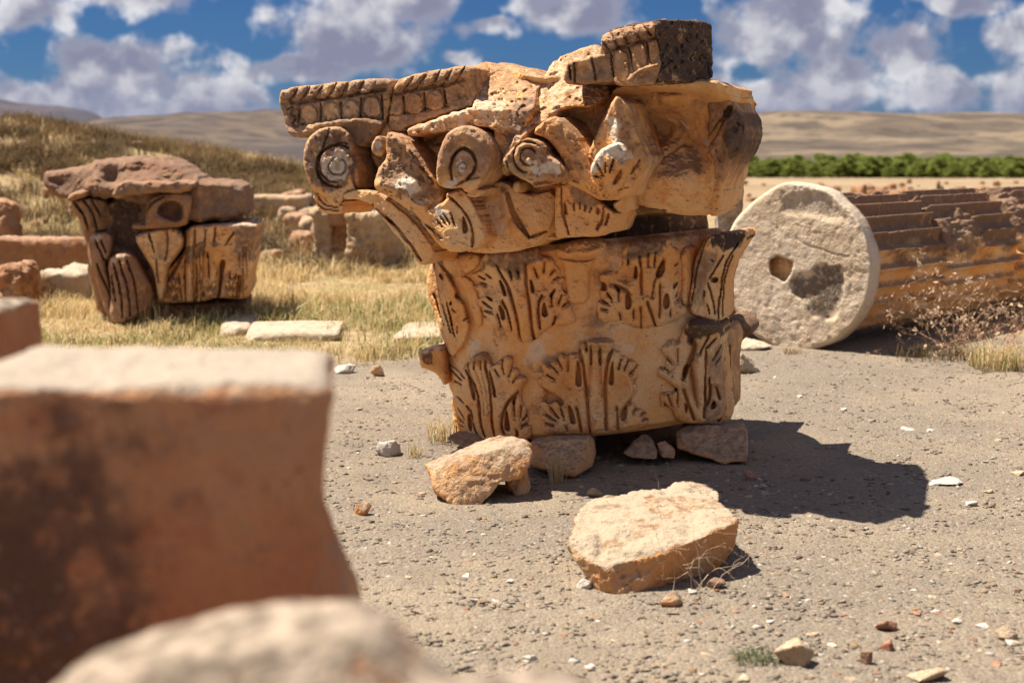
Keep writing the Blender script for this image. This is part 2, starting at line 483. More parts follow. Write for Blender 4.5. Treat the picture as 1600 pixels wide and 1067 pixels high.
def leaf(name, f, sc, outline, slots, holes=(), off=0.035, tints=(), extra=(), rr=4, rd=0.024, thick=0.07, step=1.6, base=None, wx=(0, 0, 0)):
    fe = [(e[:5] + (e[5] * 2.0,) if e[0] == 'bump' else e) for e in extra]
    for s in slots:
        pts, w = (s[0], s[1]) if isinstance(s[0], list) else (s, 9)
        d = s[2] if (isinstance(s[0], list) and len(s) > 2) else (0.030 if w < 10 else 0.042)
        fe.append(('slot', f(pts), max(1.45, w * 1.0 / sc), d))
    for h in holes: fe.append(('hole', f(h), 0.070))
    fe += list(tints)
    if base is None: LEAF_POLYS.append(chaikin(f(outline), 1)); rr = 9; rd = off + 0.001
    return carved(name, f(outline), base or bell_base(off), thick, M_STONE, low, soft=base is None, step=step, rr=rr, rd=rd, feats=fe, rough=(0.003, 26), wx=wx)

fA = Zm(660, 380, 6.667)
leaf('acanthus_leaf', fA, 6.667,
    [(620,250),(600,180),(680,90),(780,50),(960,60),(1180,20),(1230,120),(1290,130),(1360,150),(1390,220),(1440,270),(1440,330),(1510,380),(1460,400),(1460,500),(1530,510),(1540,560),(1500,600),(1540,640),(1560,690),(1590,760),(1600,830),(1480,850),(1370,870),(1300,900),(1240,960),(1190,1030),(1020,1060),(960,960),(900,920),(820,890),(720,900),(640,900),(630,790),(610,730),(630,690),(570,640),(560,590),(600,540),(530,490),(520,440),(580,410),(500,340),(510,310),(590,280)],
    [([(770,230),(820,330),(900,450),(950,650),(990,800),(1025,1050)],17), ([(1075,220),(1080,450),(1120,650),(1135,880),(1175,1020)],18), ([(830,600),(880,690),(930,900)],12), ([(1250,540),(1205,620),(1210,750),(1228,890)],15), ([(780,740),(820,875)],10), ([(1385,760),(1362,860)],12), ([(910,280),(930,370)],9), ([(990,270),(1005,350)],9),
     [(1275,200),(1268,300)],[(1380,270),(1325,335)],[(1420,350),(1360,390)],[(1165,260),(1195,335)],[(1450,540),(1415,630)],[(1500,630),(1465,660)],[(1345,560),(1345,640)],[(590,340),(660,375)],[(660,320),(715,360)],[(595,408),(660,422)],[(630,610),(725,680)],[(640,700),(725,715)],[(615,720),(640,765),(670,770)]],
    [[(790,350),(850,440),(885,540),(850,550),(830,500)],[(795,625),(850,690),(870,780),(840,800),(815,760)],[(1115,350),(1160,440),(1170,515),(1130,520)],[(1265,590),(1300,680),(1310,760),(1260,770),(1240,720)],[(1400,460),(1370,520),(1340,580),(1320,530)],[(650,545),(730,570),(725,610)]],
    tints=[('tint',0,fA([(600,260),(680,90),(960,40),(1200,20),(1260,200),(1100,230),(1000,370),(880,350),(760,230),(650,280)]),5,0.9)],
    extra=[('bump',*fA([(1260,400)])[0],20,22,-0.022),('bump',*fA([(700,450)])[0],18,16,-0.02),('bump',*fA([(930,120)])[0],50,14,0.022),('fn',lambda x,y:0.03*sstep(y,495,540)),('ridge',fA([(960,400),(1000,600),(1080,1000)]),5,0.006),('bump',*fA([(1420,700)])[0],10,16,-0.015)], off=0.034)
leaf('acanthus_leaf', fB := Zm(820, 520, 6.667), 6.667,
    [(110,490),(210,430),(170,350),(200,300),(260,320),(330,260),(380,200),(440,240),(480,200),(540,220),(560,150),(620,90),(700,70),(880,80),(940,190),(990,190),(1000,240),(1090,250),(1180,320),(1220,330),(1150,400),(1200,470),(1150,520),(1190,590),(1130,670),(1130,760),(1180,770),(1250,800),(1300,870),(1300,960),(1100,1030),(900,1040),(700,1060),(440,1060),(180,1060),(190,940),(160,850),(200,830),(150,740),(170,690),(190,590)],
    [([(570,170),(610,350),(650,650),(675,1030)],20),([(910,170),(860,300),(835,500),(840,750),(850,1010)],20),([(690,140),(690,330)],12),([(785,140),(785,330)],13),([(640,90),(640,180)],26),([(540,780),(570,900),(585,1030)],15),([(955,780),(965,900),(970,1000)],13),
     [(255,330),(340,415)],[(335,265),(385,375)],[(453,260),(455,390)],[(230,435),(310,490)],[(1000,270),(978,380)],[(1090,250),(1035,390)],[(1180,320),(1090,430)],[(1195,465),(1130,505)],[(265,775),(350,885)],[(220,840),(318,915)],[(210,935),(305,968)],[(375,790),(408,885)],[(1175,770),(1140,800),(1130,830)],[(1245,810),(1210,850)],[(1290,880),(1225,905)],[(430,980),(445,1030)],([(685,330),(675,640)],5,0.008),([(785,330),(800,640)],5,0.008),([(1130,670),(1040,760),(990,860)],12,0.02)],
    [[(550,260),(585,400),(595,540),(560,555),(528,530),(530,420)],[(918,265),(925,400),(925,535),(880,540),(875,460)],[(445,735),(500,800),(535,930),(500,950),(470,930)],[(1065,735),(1070,820),(1050,910),(1000,910),(1010,820)],[(120,520),(290,625),(420,715),(375,780),(330,690),(250,750),(200,700),(150,730),(120,600)]],
    extra=[('bump',*fB([(440,540)])[0],12,26,-0.022),('bump',*fB([(1020,560)])[0],12,26,-0.022),('bump',*fB([(760,110)])[0],24,8,0.04),('fn',lambda x,y:-0.012*sstep(-y,-560,-530)),('bump',*fB([(250,380)])[0],14,14,0.012)], tints=[('tint',0,fB([(200,300),(330,120),(620,60),(900,60),(1200,250),(1180,330),(1000,250),(560,200),(260,320)]),6,0.45)], off=0.033)
leaf('acanthus_leaf', fC := Zm(660, 540, 6.667), 6.667,
    [(420,230),(500,120),(620,70),(700,120),(720,200),(760,190),(820,130),(880,100),(930,110),(945,220),(1000,240),(1010,310),(1070,310),(1090,380),(1040,430),(1030,500),(1045,600),(1080,620),(1085,680),(1130,740),(1100,800),(1140,830),(1140,990),(900,1010),(600,1015),(420,1005),(320,960),(320,860),(310,780),(330,730),(310,650),(300,580),(330,530),(280,430),(270,380),(300,350),(240,260),(235,200),(300,210),(400,280)],
    [([(455,250),(500,330),(560,430),(600,620),(610,820),(655,950)],15),([(660,160),(655,220),(690,350),(715,560),(725,800),(750,940)],16),([(545,170),(540,250)],9),([(605,160),(605,240)],9),([(480,180),(485,250),(520,330),(560,420)],8),([(1000,480),(900,580),(850,680),(825,800),(840,900),(880,960)],16),([(520,700),(540,850),(600,970)],10),
     [(755,245),(800,325)],[(840,140),(830,215),(850,300)],[(940,215),(905,320)],[(990,315),(950,380)],[(300,250),(415,360)],[(400,280),(440,340)],[(330,355),(410,405)],[(370,530),(435,600)],[(375,650),(440,765)],[(365,735),(430,800)],[(370,800),(425,845)],[(955,600),(965,750)],[(1035,630),(1020,750)],[(1110,700),(1040,780)],[(1090,810),(1035,840)],[(460,620),(520,690)],([(545,250),(620,420),(650,700)],5,0.007),([(605,240),(660,420),(690,700)],5,0.007),([(985,880),(990,940)],12)],
    [[(470,280),(530,400),(560,560),(530,565),(500,450)],[(690,230),(740,340),(775,530),(740,540),(720,420)],[(480,690),(520,760),(525,890),(490,880),(475,800)],[(880,640),(895,740),(925,880),(870,885),(855,800)],[(1000,490),(960,640),(930,570)]],
    extra=[('bump',*fC([(860,450)])[0],14,20,-0.024),('bump',*fC([(400,430)])[0],12,14,-0.015),('bump',*fC([(600,110)])[0],20,9,0.03),('bump',*fC([(1040,360)])[0],8,10,0.015)], tints=[('tint',0,fC([(420,230),(500,120),(620,60),(700,110),(720,200),(560,200)]),5,0.7)], off=0.033)
leaf('acanthus_leaf', fD := Zm(920, 370, 6.667), 6.667,
    [(350,250),(330,180),(420,40),(560,0),(830,0),(850,90),(950,150),(960,260),(960,460),(940,580),(950,690),(1020,720),(1030,800),(900,900),(700,960),(540,980),(330,900),(100,900),(80,690),(130,640),(110,590),(120,530),(110,440),(120,380),(230,350),(280,350)],
    [([(525,200),(545,330),(545,580)],15),([(540,740),(540,970)],13),([(620,170),(615,300)],9),([(700,160),(680,300)],10),([(740,480),(740,840)],12),([(610,680),(650,800),(700,950)],16),([(780,230),(690,420),(660,620)],10,0.03),[(330,180),(345,270)],[(415,230),(410,290)],([(190,585),(235,655)],11),([(310,560),(308,650)],12),([(140,665),(200,700)],11),([(130,750),(190,762)],11),([(320,800),(335,860)],12),([(470,770),(465,850)],11),[(850,760),(850,820)],[(960,240),(895,300)],[(950,310),(915,360)],[(940,540),(900,620)],[(950,630),(915,660)],([(220,490),(340,520),(430,590)],12,0.02)],
    [[(490,290),(510,350),(500,435),(465,430),(470,350)],[(780,220),(800,330),(760,420),(690,420),(700,350)],[(380,590),(430,590),(450,700),(420,760),(375,740)],[(240,490),(340,540),(310,590)],[(810,570),(850,650),(830,740),(775,750),(775,650)],[(940,465),(880,550),(870,500)],[(110,450),(190,490),(190,570),(120,550)]],
    extra=[('bump',*fD([(360,390)])[0],15,17,-0.026),('bump',*fD([(640,100)])[0],38,14,0.03),('bump',*fD([(880,380)])[0],12,18,-0.015),('bump',*fD([(600,560)])[0],14,16,-0.012),('bump',*fD([(170,400)])[0],10,9,0.014),('fn',lambda x,y:0.03*sstep(y,480,520))], tints=[('tint',0,fD([(340,200),(420,30),(560,0),(830,0),(790,180),(640,210),(500,220),(400,270)]),5,0.95)], off=0.034)
fE = Zm(1000, 490, 5.928)
leaf('acanthus_leaf', fE, 5.928,
    [(400,150),(450,60),(580,30),(740,60),(800,120),(785,220),(775,430),(785,560),(790,700),(850,850),(820,930),(700,990),(600,1010),(420,1020),(330,980),(300,880),(190,870),(190,820),(180,730),(250,720),(330,700),(250,620),(150,570),(190,470),(230,480),(240,400),(180,330),(290,220),(350,270)],
    [([(490,250),(510,330),(440,480),(400,600)],26),([(610,350),(600,560),(600,820),(590,960)],15),([(470,480),(500,700),(530,850)],12,0.02),([(640,200),(550,370)],11),([(700,230),(600,330)],10),([(750,290),(670,440)],9),([(750,390),(690,480)],9),[(240,400),(295,470)],[(345,330),(345,450)],[(200,485),(260,530)],[(260,750),(295,850)],[(225,835),(280,890)],[(345,690),(345,840)],([(400,700),(450,850),(500,980)],17),([(640,600),(650,750),(620,850)],12),([(700,680),(740,800)],11)],
    [[(400,500),(450,450),(430,590),(390,580)],[(680,790),(710,850),(680,890),(640,880)],[(410,820),(440,850),(430,910),(410,900)],[(200,630),(330,680),(350,720),(250,710)]],
    extra=[('raise',fE([(420,150),(450,50),(800,60),(810,220),(790,700),(600,700),(520,860),(470,500),(500,300)]),0.05,9),('bump',*fE([(600,120)])[0],34,13,0.05),('bump',*fE([(300,520)])[0],11,12,-0.012),('ridge',fE([(540,420),(560,620),(570,820)]),5,0.018)],
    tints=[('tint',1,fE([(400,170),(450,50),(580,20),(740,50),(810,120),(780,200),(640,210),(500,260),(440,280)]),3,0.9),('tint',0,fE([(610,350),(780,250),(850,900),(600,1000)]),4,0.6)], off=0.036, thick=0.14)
leaf('acanthus_leaf', fA, 6.667,
    [(100,190),(150,180),(200,250),(300,400),(350,490),(340,560),(430,620),(440,700),(470,790),(490,860),(460,1000),(400,1100),(300,1200),(200,1000),(140,760),(60,560),(40,450),(60,300)],
    [([(170,480),(200,620),(300,930)],12),([(260,680),(290,760),(320,850)],15),[(310,680),(340,720)],[(430,800),(465,775)],([(250,600),(270,700),(340,980)],10),([(120,520),(180,720),(230,860)],10),([(370,870),(365,930)],9)],
    [[(275,620),(310,600),(300,650)],[(160,320),(240,300),(220,400)],[(340,520),(370,560),(350,570)]], off=0.06, base=lambda x,y: bell_depth(np.maximum(x,676),y)-0.05+np.clip(690-x,0,40)*0.003, thick=0.3,
    tints=[('tint',0,fA([(40,250),(150,200),(260,420),(200,600),(60,560)]),5,0.5)])
leaf('acanthus_leaf', fD, 6.667,
    [(1230,0),(1400,-40),(1620,-70),(1668,-20),(1640,60),(1560,160),(1480,300),(1440,440),(1420,700),(1420,850),(1350,880),(1200,850),(1050,800),(1050,600),(1080,450),(1100,260),(1150,150)],
    [([(1560,60),(1430,250),(1390,420),(1350,700),(1345,850)],11),([(1500,190),(1440,330),(1400,500),(1385,850)],9),[(1260,240),(1300,265)],([(1240,480),(1300,700),(1310,800)],13),([(1230,700),(1255,800)],11),([(1220,40),(1180,150),(1130,300),(1100,500),(1060,760)],10,0.03),([(1400,200),(1330,310),(1250,440)],12),[(1200,560),(1200,620)]],
    [[(1270,420),(1350,430),(1340,480),(1260,470)]], base=lambda x,y: bell_depth(np.minimum(x,1118),y)-0.055-0.10*sstep(-y,-440,-365)+np.clip(x-1118,0,60)*0.0035, thick=0.25,
    tints=[('tint',1,fD([(1230,-20),(1600,-60),(1660,-10),(1580,80),(1400,150),(1330,120),(1240,90)]),4,1.0),('tint',0,fD([(1050,450),(1100,200),(1200,100),(1350,200),(1250,500),(1150,800)]),6,0.75)])
# caulicoli (stem cups) between the upper leaves
carved('stem_cup', [(866,384),(905,374),(948,374),(946,392),(936,402),(926,412),(921,440),(922,474),(886,476),(884,440),(880,412),(870,404)], bell_base(0.035), 0.08, M_STONE, low, step=1.8, rr=14, rd=0.04,
    feats=[('slot',[(870,402),(905,408),(940,400)],3,0.016),('ridge',[(868,393),(905,398),(945,390)],6,0.015)])
carved('stem_cup', fA([(200,170),(260,120),(450,90),(600,100),(610,200),(560,270),(480,330),(380,375),(300,330),(220,250)]), bell_base(0.05), 0.12, M_STONE, low, step=1.8, rr=16, rd=0.05, wx=(0.3,0,0))
carved('leaf_stem', fA([(300,330),(470,330),(540,400),(600,600),(640,850),(560,900),(500,700),(420,450)]), bell_base(0.022), 0.06, M_STONE, low, step=2, rr=8, rd=0.025)
carved('leaf_stem', fD([(950,120),(1130,60),(1110,260),(1070,480),(1040,720),(960,700),(970,400)]), bell_base(0.03), 0.06, M_STONE, low, step=2, rr=10, rd=0.025)
# leaf tips standing out at the sides, and a side leaf
carved('leaf_tip', fC([(-40,70),(60,10),(240,0),(260,150),(300,350),(230,430),(180,330),(130,280),(60,250),(-30,220)]), lambda x,y: 6.22-(690-x)*0.001, 0.25, M_STONE, low, step=2, rr=9, rd=0.05, feats=[('tint',1,fC([(0,90),(110,80),(120,180),(20,200)]),2,0.8),('tint',2,fC([(-40,60),(130,-10),(250,-10),(130,60),(20,100)]),2,1.0)])
carved('leaf_tip', fE([(790,60),(900,20),(1000,60),(1060,130),(1040,190),(960,220),(900,260),(860,220)]), 6.62, 0.2, M_STONE, low, step=2, rr=10, rd=0.06, wx=(0.7,0.7,0))
carved('acanthus_leaf', fE([(760,120),(870,140),(885,250),(840,440),(862,850),(820,920),(760,960),(740,700),(750,400)]), lambda x,y: 6.20+(x-1130)*0.004, 0.25, M_STONE, low, step=1.8, rr=8, rd=0.05, feats=[('slot',fE([(790,480),(800,620)]),3.5,0.06),('slot',fE([(830,300),(820,440),(840,640),(830,780)]),1.8,0.05),('slot',fE([(770,300),(830,330)]),1.5,0.04),('slot',fE([(770,640),(840,650)]),1.5,0.03)], wx=(0.5,0.2,0))
# bell core
nt, nz_ = 420, 170
tt = np.linspace(0, 2 * math.pi, nt, endpoint=False); zz = np.linspace(0, 1, nz_)
Tm, Zm_ = np.meshgrid(tt, zz)
zl = Zm_ * BH
r = bell_r(zl)
r = r - 0.035 * sstep(-zl, -0.03, 0.0) - 0.03 * sstep(zl, BH - 0.03, BH)
Pl = np.stack([r * np.cos(Tm), r * np.sin(Tm), zl], -1).reshape(-1, 3)
Pw = Pl @ BR.T + BC
dd = 0.010 * fbm(Pw, 5, 4) + 0.006 * fbm(Pw, 26, 4)
nrm = np.stack([np.cos(Tm), np.sin(Tm), 0 * Tm], -1).reshape(-1, 3) @ BR.T
Pw = Pw + nrm * dd[:, None]
ix = np.arange(nt * nz_).reshape(nz_, nt)
Q = np.stack([ix[:-1], np.roll(ix, -1, 1)[:-1], np.roll(ix, -1, 1)[1:], ix[1:]], -1).reshape(-1, 4)
fl = Q.tolist()
Pw = np.concatenate([Pw, (np.array([[0, 0, 0.0], [0, 0, BH]]) @ BR.T + BC)])
nb = nt * nz_
fl += [(ix[0, (i + 1) % nt], ix[0, i], nb) for i in range(nt)] + [(ix[-1, i], ix[-1, (i + 1) % nt], nb + 1) for i in range(nt)]
cw = np.zeros((len(Pw), 3))
vx, vy = w2p(Pw[:nb]); view = Pw[:nb] - np.array([0, 0, CAM_H])
front = (nrm * view).sum(1) < 0
pp = np.c_[vx, vy]; sink = np.zeros(nb)
for pl in LEAF_POLYS: sink = np.maximum(sink, sstep(poly_sd(pp, pl), 3.0, 7.0))
Pw[:nb] -= nrm * (0.075 * sink * front)[:, None]
zb = Zm_.ravel(); nn = fbm(Pw[:nb], 4, 4)
cw[:nb, 2] = 0.55 * sstep(nn, -0.05, 0.25) * np.exp(-((zb - 0.47) / 0.10) ** 2) + 0.35 * sstep(nn, 0.0, 0.3)
cw[:nb, 0] = 0.8 * sstep(zb + 0.10 * nn, 0.90, 1.0) + 0.7 * sstep(fbm(Pw[:nb], 3, 3, off=7), 0.18, 0.35) * (zb > .35)
cw[:nb, 1] = 0.5 * sstep(fbm(Pw[:nb], 7, 4, .6, off=2), 0.27, 0.42)
mesh_obj('bell', Pw, fl, M_STONE, low, cw)

# the far side repeats the carving: copies turned about the bell's axis
axis = Vector(BR @ np.array([0, 0, 1.0])); bc = Vector(BC) - low.location
src = [c for c in list(low.children) if c.name.split('.')[0] == 'acanthus_leaf'][:4]
for a in (math.radians(152), math.radians(208)):
    T = Matrix.Translation(bc) @ Matrix.Rotation(a, 4, axis) @ Matrix.Translation(-bc)
    for s in src:
        c = s.copy(); COL.objects.link(c); c.parent = low; c.matrix_local = T

# ================================================================== the great capital: upper block
R1 = Zm(420, 20, 3.9525); R2 = Zm(780, 20, 3.9525)
Z6 = Zm(660, 180, 4.85); Z7 = Zm(460, 180, 4.446); Z8 = Zm(780, 140, 4.446)
upp = empty('capital_block', (0.15, 6.25, 0.90), 'broken upper block of a capital with scroll volutes, overhanging the leaf block', 'capital')
def Yab(x): return 5.95 - (x - 440) / 673.0 * 0.58
def ab(off=0.0): return lambda px, py: Yab(px) + off
def up(name, poly, base, thick, feats=(), **kw):
    par = kw.pop('parent', upp)
    kw.setdefault('step', 1.8); kw.setdefault('jag', 1.2); kw.setdefault('wx', (0.0, 0.0, 0.0))
    kw['rr'] = kw.get('rr', 7) * 0.48; kw['rd'] = kw.get('rd', 0.03) * 0.62
    b0 = base
    base = lambda x, y: (b0(x, y) if callable(b0) else b0) + 0.16 - (x - 440) / 673.0 * 0.46      # the block is turned, its right corner nearer
    w0 = kw.pop('wx')
    pat = PATINA.get(name, 0.75)
    hi = [(-500, -500), (3000, -500), (3000, 285), (-500, 285)]
    feats = list(feats) + ([('tint', 0, hi, 40, pat)] if pat else [])
    return carved(name, poly, base, thick + 0.05, M_STONE, par, feats=feats, wx=w0, **kw)
PATINA = dict(broken_mass=0.25, broken_hollow=0.0, scroll_stem=0.5, cable_strand=0.85, tongue=0.6, abacus_corner=0.5, body=0.35, leaf_tip=0.35)
def slots(f, lst, w, d): return [('slot', f(s), w, d) for s in lst]
def strands(par, f, lines, base, seed=0):
    """slanting strands of the cable moulding, between neighbouring cuts"""
    for a, b_ in zip(lines[:-1], lines[1:]):
        (ax, ay), (bx, by) = a; (cx, cy), (dx, dy) = b_
        g = 0.10
        q = [(ax + (cx - ax) * g, ay + (cy - ay) * g), (cx - (cx - ax) * g, cy - (cy - ay) * g), (dx - (dx - bx) * g, dy - (dy - by) * g), (bx + (dx - bx) * g, by + (dy - by) * g)]
        up('cable_strand', f(q), base, 0.03, rr=9, rd=0.028, parent=par, step=1.3, rough=(0.005, 30), rows=2)
def tongues(par, f, cells, base):
    """arched tongues of the egg moulding"""
    for (x0, x1, y0, y1, sl_) in cells:
        w = x1 - x0; q = [(x0 + sl_, y1), (x0, y0 + w * .4), (x0 + w * .22, y0 + w * .1), (x0 + w * .5, y0), (x0 + w * .78, y0 + w * .1), (x1, y0 + w * .4), (x1 + sl_, y1)]
        up('tongue', f(q), base, 0.03, rr=12, rd=0.030, parent=par, step=1.3, rough=(0.004, 30), rows=2)
# abacus, left length, and the length after the crack
ab1 = up('abacus', R1([(65,510),(85,470),(430,428),(745,400),(765,430),(735,640),(690,740),(600,815),(560,835),(480,790),(400,760),(240,778),(122,765),(100,660),(65,570)]), ab(), 0.42,
   slots(R1,[[(262,448),(200,540)],[(345,440),(282,530)],[(425,433),(362,525)],[(505,424),(447,510)],[(597,414),(542,500)],[(190,455),(135,540)]],1.9,0.022)
   + [('slot',R1([(140,560),(300,540),(420,520),(560,495),(720,475)]),4.5,0.030),('ridge',R1([(80,500),(430,470),(740,440)]),9,0.02)]
   + slots(R1,[[(322,565),(322,675)],[(445,550),(445,655)],[(572,525),(570,645)],[(700,505),(705,650)],[(192,565),(187,685)]],2.2,0.03)
   + [('bump',*R1([(256,610)])[0],11,14,-0.022),('bump',*R1([(384,600)])[0],11,14,-0.022),('bump',*R1([(508,580)])[0],11,14,-0.022),('bump',*R1([(638,570)])[0],12,15,-0.020),
      ('slot',R1([(205,690),(330,670),(440,655),(560,640),(700,660)]),2.5,0.018),('ridge',R1([(230,730),(330,690),(450,675),(580,665),(690,700)]),9,0.028),
      ('slot',R1([(110,600),(160,570),(130,640),(180,640),(140,700),(185,700)]),2.2,0.022),
      ('tint',0,R1([(60,450),(760,390),(760,850),(60,800)]),4,0.8),('tint',1,R1([(560,440),(740,410),(720,800),(560,830),(450,760),(350,700),(560,640)]),6,0.55)], rr=8, rd=0.03, rough=(0.006,24), jag=2)
ab2 = up('abacus', R1([(775,425),(900,378),(1060,350),(1250,323),(1282,350),(1292,565),(1150,605),(850,705),(835,745),(735,720),(745,590)]), ab(0.015), 0.42,
   slots(R1,[[(905,383),(836,478)],[(985,368),(912,468)],[(1060,355),(1010,448)],[(1135,345),(1077,440)],[(1215,335),(1160,418)]],1.9,0.022)
   + [('slot',R1([(780,505),(930,465),(1100,445),(1200,412)]),4.5,0.026),('ridge',R1([(790,460),(930,420),(1230,360)]),9,0.02)]
   + slots(R1,[[(830,515),(840,625)],[(960,495),(970,605)],[(1085,475),(1095,565)]],2.2,0.03)
   + [('bump',*R1([(895,560)])[0],12,14,-0.022),('bump',*R1([(1025,540)])[0],12,14,-0.026),('slot',R1([(740,630),(880,620),(1000,590),(1110,580)]),2.4,0.02),('bump',*R1([(1190,500)])[0],22,18,-0.03),
      ('tint',0,R1([(760,440),(1250,320),(1290,600),(760,760)]),5,0.55)], rr=8, rd=0.03, rough=(0.006,24), jag=2)
strands(ab1, R1, [[(110,468),(72,540)],[(190,457),(135,542)],[(262,450),(200,542)],[(345,441),(282,532)],[(425,434),(362,527)],[(505,425),(447,512)],[(597,415),(542,502)],[(690,407),(640,490)]], ab(-0.022))
tongues(ab1, R1, [(200,300,560,690,4),(332,436,545,672,3),(456,560,532,660,3),(582,690,512,650,6)], ab(-0.004))
strands(ab2, R1, [[(830,405),(780,490)],[(905,384),(836,480)],[(985,369),(912,470)],[(1060,356),(1010,450)],[(1135,346),(1077,442)],[(1215,336),(1160,420)]], ab(-0.006))
tongues(ab2, R1, [(758,824,510,640,2),(846,950,488,628,5),(976,1078,470,605,6)], ab(0.012))
# broken heart of the block
up('broken_mass', [(735,101),(762,97),(800,101),(849,116),(838,150),(835,175),(812,215),(806,240),(798,275),(776,275),(775,205),(760,199),(690,206),(640,214),(634,202),(680,185),(720,172),(744,166),(745,112)],
   lambda x,y: 5.60+np.clip(172-y,0,99)*0.0052-np.clip(x-790,0,60)*0.0004+np.clip(700-x,0,80)*0.0012+0.10*sstep(y,200,280), 0.42, [('hole',[(801,118),(812,112),(816,122),(806,124)],0.03),('tint',2,[(744,150),(800,160),(760,200),(640,212),(640,200)],6,0.45),('tint',0,[(800,150),(840,140),(830,190),(800,250),(790,200)],6,0.9)], rough=(0.014,20), rr=8, rd=0.05, jag=5)
up('broken_mass', [(845,124),(868,92),(905,78),(938,66),(946,100),(955,128),(950,146),(930,168),(880,168),(862,186),(835,198),(803,238),(788,268),(782,248),(800,218),(826,170),(838,140)],
   lambda x,y: 5.47+np.clip(215-y,0,150)*0.0036+np.clip(880-x,0,100)*0.0014, 0.42, [('tint',2,[(780,260),(840,120),(940,70),(940,130),(840,200)],8,0.35)], rough=(0.012,22), rr=7, rd=0.05, jag=4)
up('egg_moulding', R2([(408,330),(425,305),(560,280),(690,245),(720,300),(740,420),(600,430),(470,440),(400,440)]), lambda x,y: 5.50+0*x, 0.3,
   slots(R2,[[(460,310),(470,435)],[(575,285),(597,415)],[(680,260),(712,400)],[(432,330),(440,410)]],2.2,0.03)+[('bump',*R2([(520,360)])[0],11,13,-0.03),('bump',*R2([(640,340)])[0],11,13,-0.03)], rr=5, rd=0.02, jag=2)
# right-hand corner of the abacus
ab3 = up('abacus', R2([(625,150),(680,115),(880,70),(957,46),(968,160),(992,250),(978,442),(870,447),(760,457),(712,442),(700,330),(640,250)]), lambda x,y: 5.50-(x-940)*0.0009, 0.42,
   slots(R2,[[(695,125),(735,210)],[(755,108),(800,188)],[(828,92),(870,168)],[(885,72),(940,140)],[(640,180),(680,220)]],2.0,0.024)
   + [('slot',R2([(645,240),(780,210),(965,158)]),4.5,0.03),('ridge',R2([(640,180),(780,150),(960,90)]),9,0.025)]
   + slots(R2,[[(692,255),(716,395)],[(800,218),(838,355)],[(910,182),(942,315)]],2.4,0.034)
   + [('bump',*R2([(755,300)])[0],12,18,-0.03),('bump',*R2([(870,260)])[0],12,18,-0.03),('bump',*R2([(965,240)])[0],8,16,-0.02),('ridge',R2([(805,415),(870,350),(975,325)]),4,0.03),('tint',0,R2([(620,140),(960,40),(970,160),(640,240)]),4,0.8)], rr=7, rd=0.03, jag=2)
b3 = lambda x, y: 5.476 - (x - 940) * 0.0009
strands(ab3, R2, [[(640,160),(665,228)],[(697,126),(735,212)],[(757,108),(800,190)],[(830,92),(870,170)],[(887,73),(940,142)],[(945,58),(966,130)]], b3)
tongues(ab3, R2, [(704,796,225,430,12),(815,908,190,400,14),(922,975,178,330,8)], lambda x, y: b3(x, y) + 0.02)
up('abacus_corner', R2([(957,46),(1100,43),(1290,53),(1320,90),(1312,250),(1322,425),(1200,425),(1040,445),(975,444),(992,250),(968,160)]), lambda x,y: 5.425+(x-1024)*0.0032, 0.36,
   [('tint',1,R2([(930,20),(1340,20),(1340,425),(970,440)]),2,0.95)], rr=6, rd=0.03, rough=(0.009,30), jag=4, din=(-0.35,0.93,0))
# hollow under that corner
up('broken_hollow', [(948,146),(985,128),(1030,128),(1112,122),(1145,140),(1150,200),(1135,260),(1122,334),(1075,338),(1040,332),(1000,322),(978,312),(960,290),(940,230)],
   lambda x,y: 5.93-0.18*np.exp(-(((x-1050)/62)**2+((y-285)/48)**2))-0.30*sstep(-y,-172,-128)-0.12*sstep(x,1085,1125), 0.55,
   [('hole',[(1012,205),(1045,170),(1082,215),(1062,232),(1010,262),(1000,240)],0.24,12),('raise',[(1044,172),(1092,162),(1100,180),(1086,208),(1072,205)],0.05,4),('tint',2,[(1044,170),(1094,160),(1100,180),(1086,208),(1072,205)],3,1.0),('tint',2,[(1088,215),(1110,205),(1112,228),(1092,225)],3,0.9),('tint',1,[(1010,210),(1045,180),(1080,215),(1020,262)],6,0.4),('ridge',[(1065,225),(1090,270),(1085,320)],8,0.02)], rough=(0.008,16), rr=9, rd=0.06, jag=3)  # dark tint puts the hollow's triangular shadow into the colour
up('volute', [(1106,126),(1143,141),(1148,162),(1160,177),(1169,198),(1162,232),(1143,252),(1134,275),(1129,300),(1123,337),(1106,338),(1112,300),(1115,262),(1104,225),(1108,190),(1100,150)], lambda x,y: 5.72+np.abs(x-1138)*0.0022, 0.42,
   [('tint',1,[(1135,170),(1175,180),(1170,240),(1140,256),(1130,215)],5,0.8),('slot',[(1104,228),(1125,195),(1142,168)],6,0.06),('bump',1146,215,16,26,0.05),('tint',0,[(1100,120),(1150,140),(1130,175),(1110,170)],6,0.7)], rough=(0.013,18), rr=12, rd=0.08, jag=1.5)
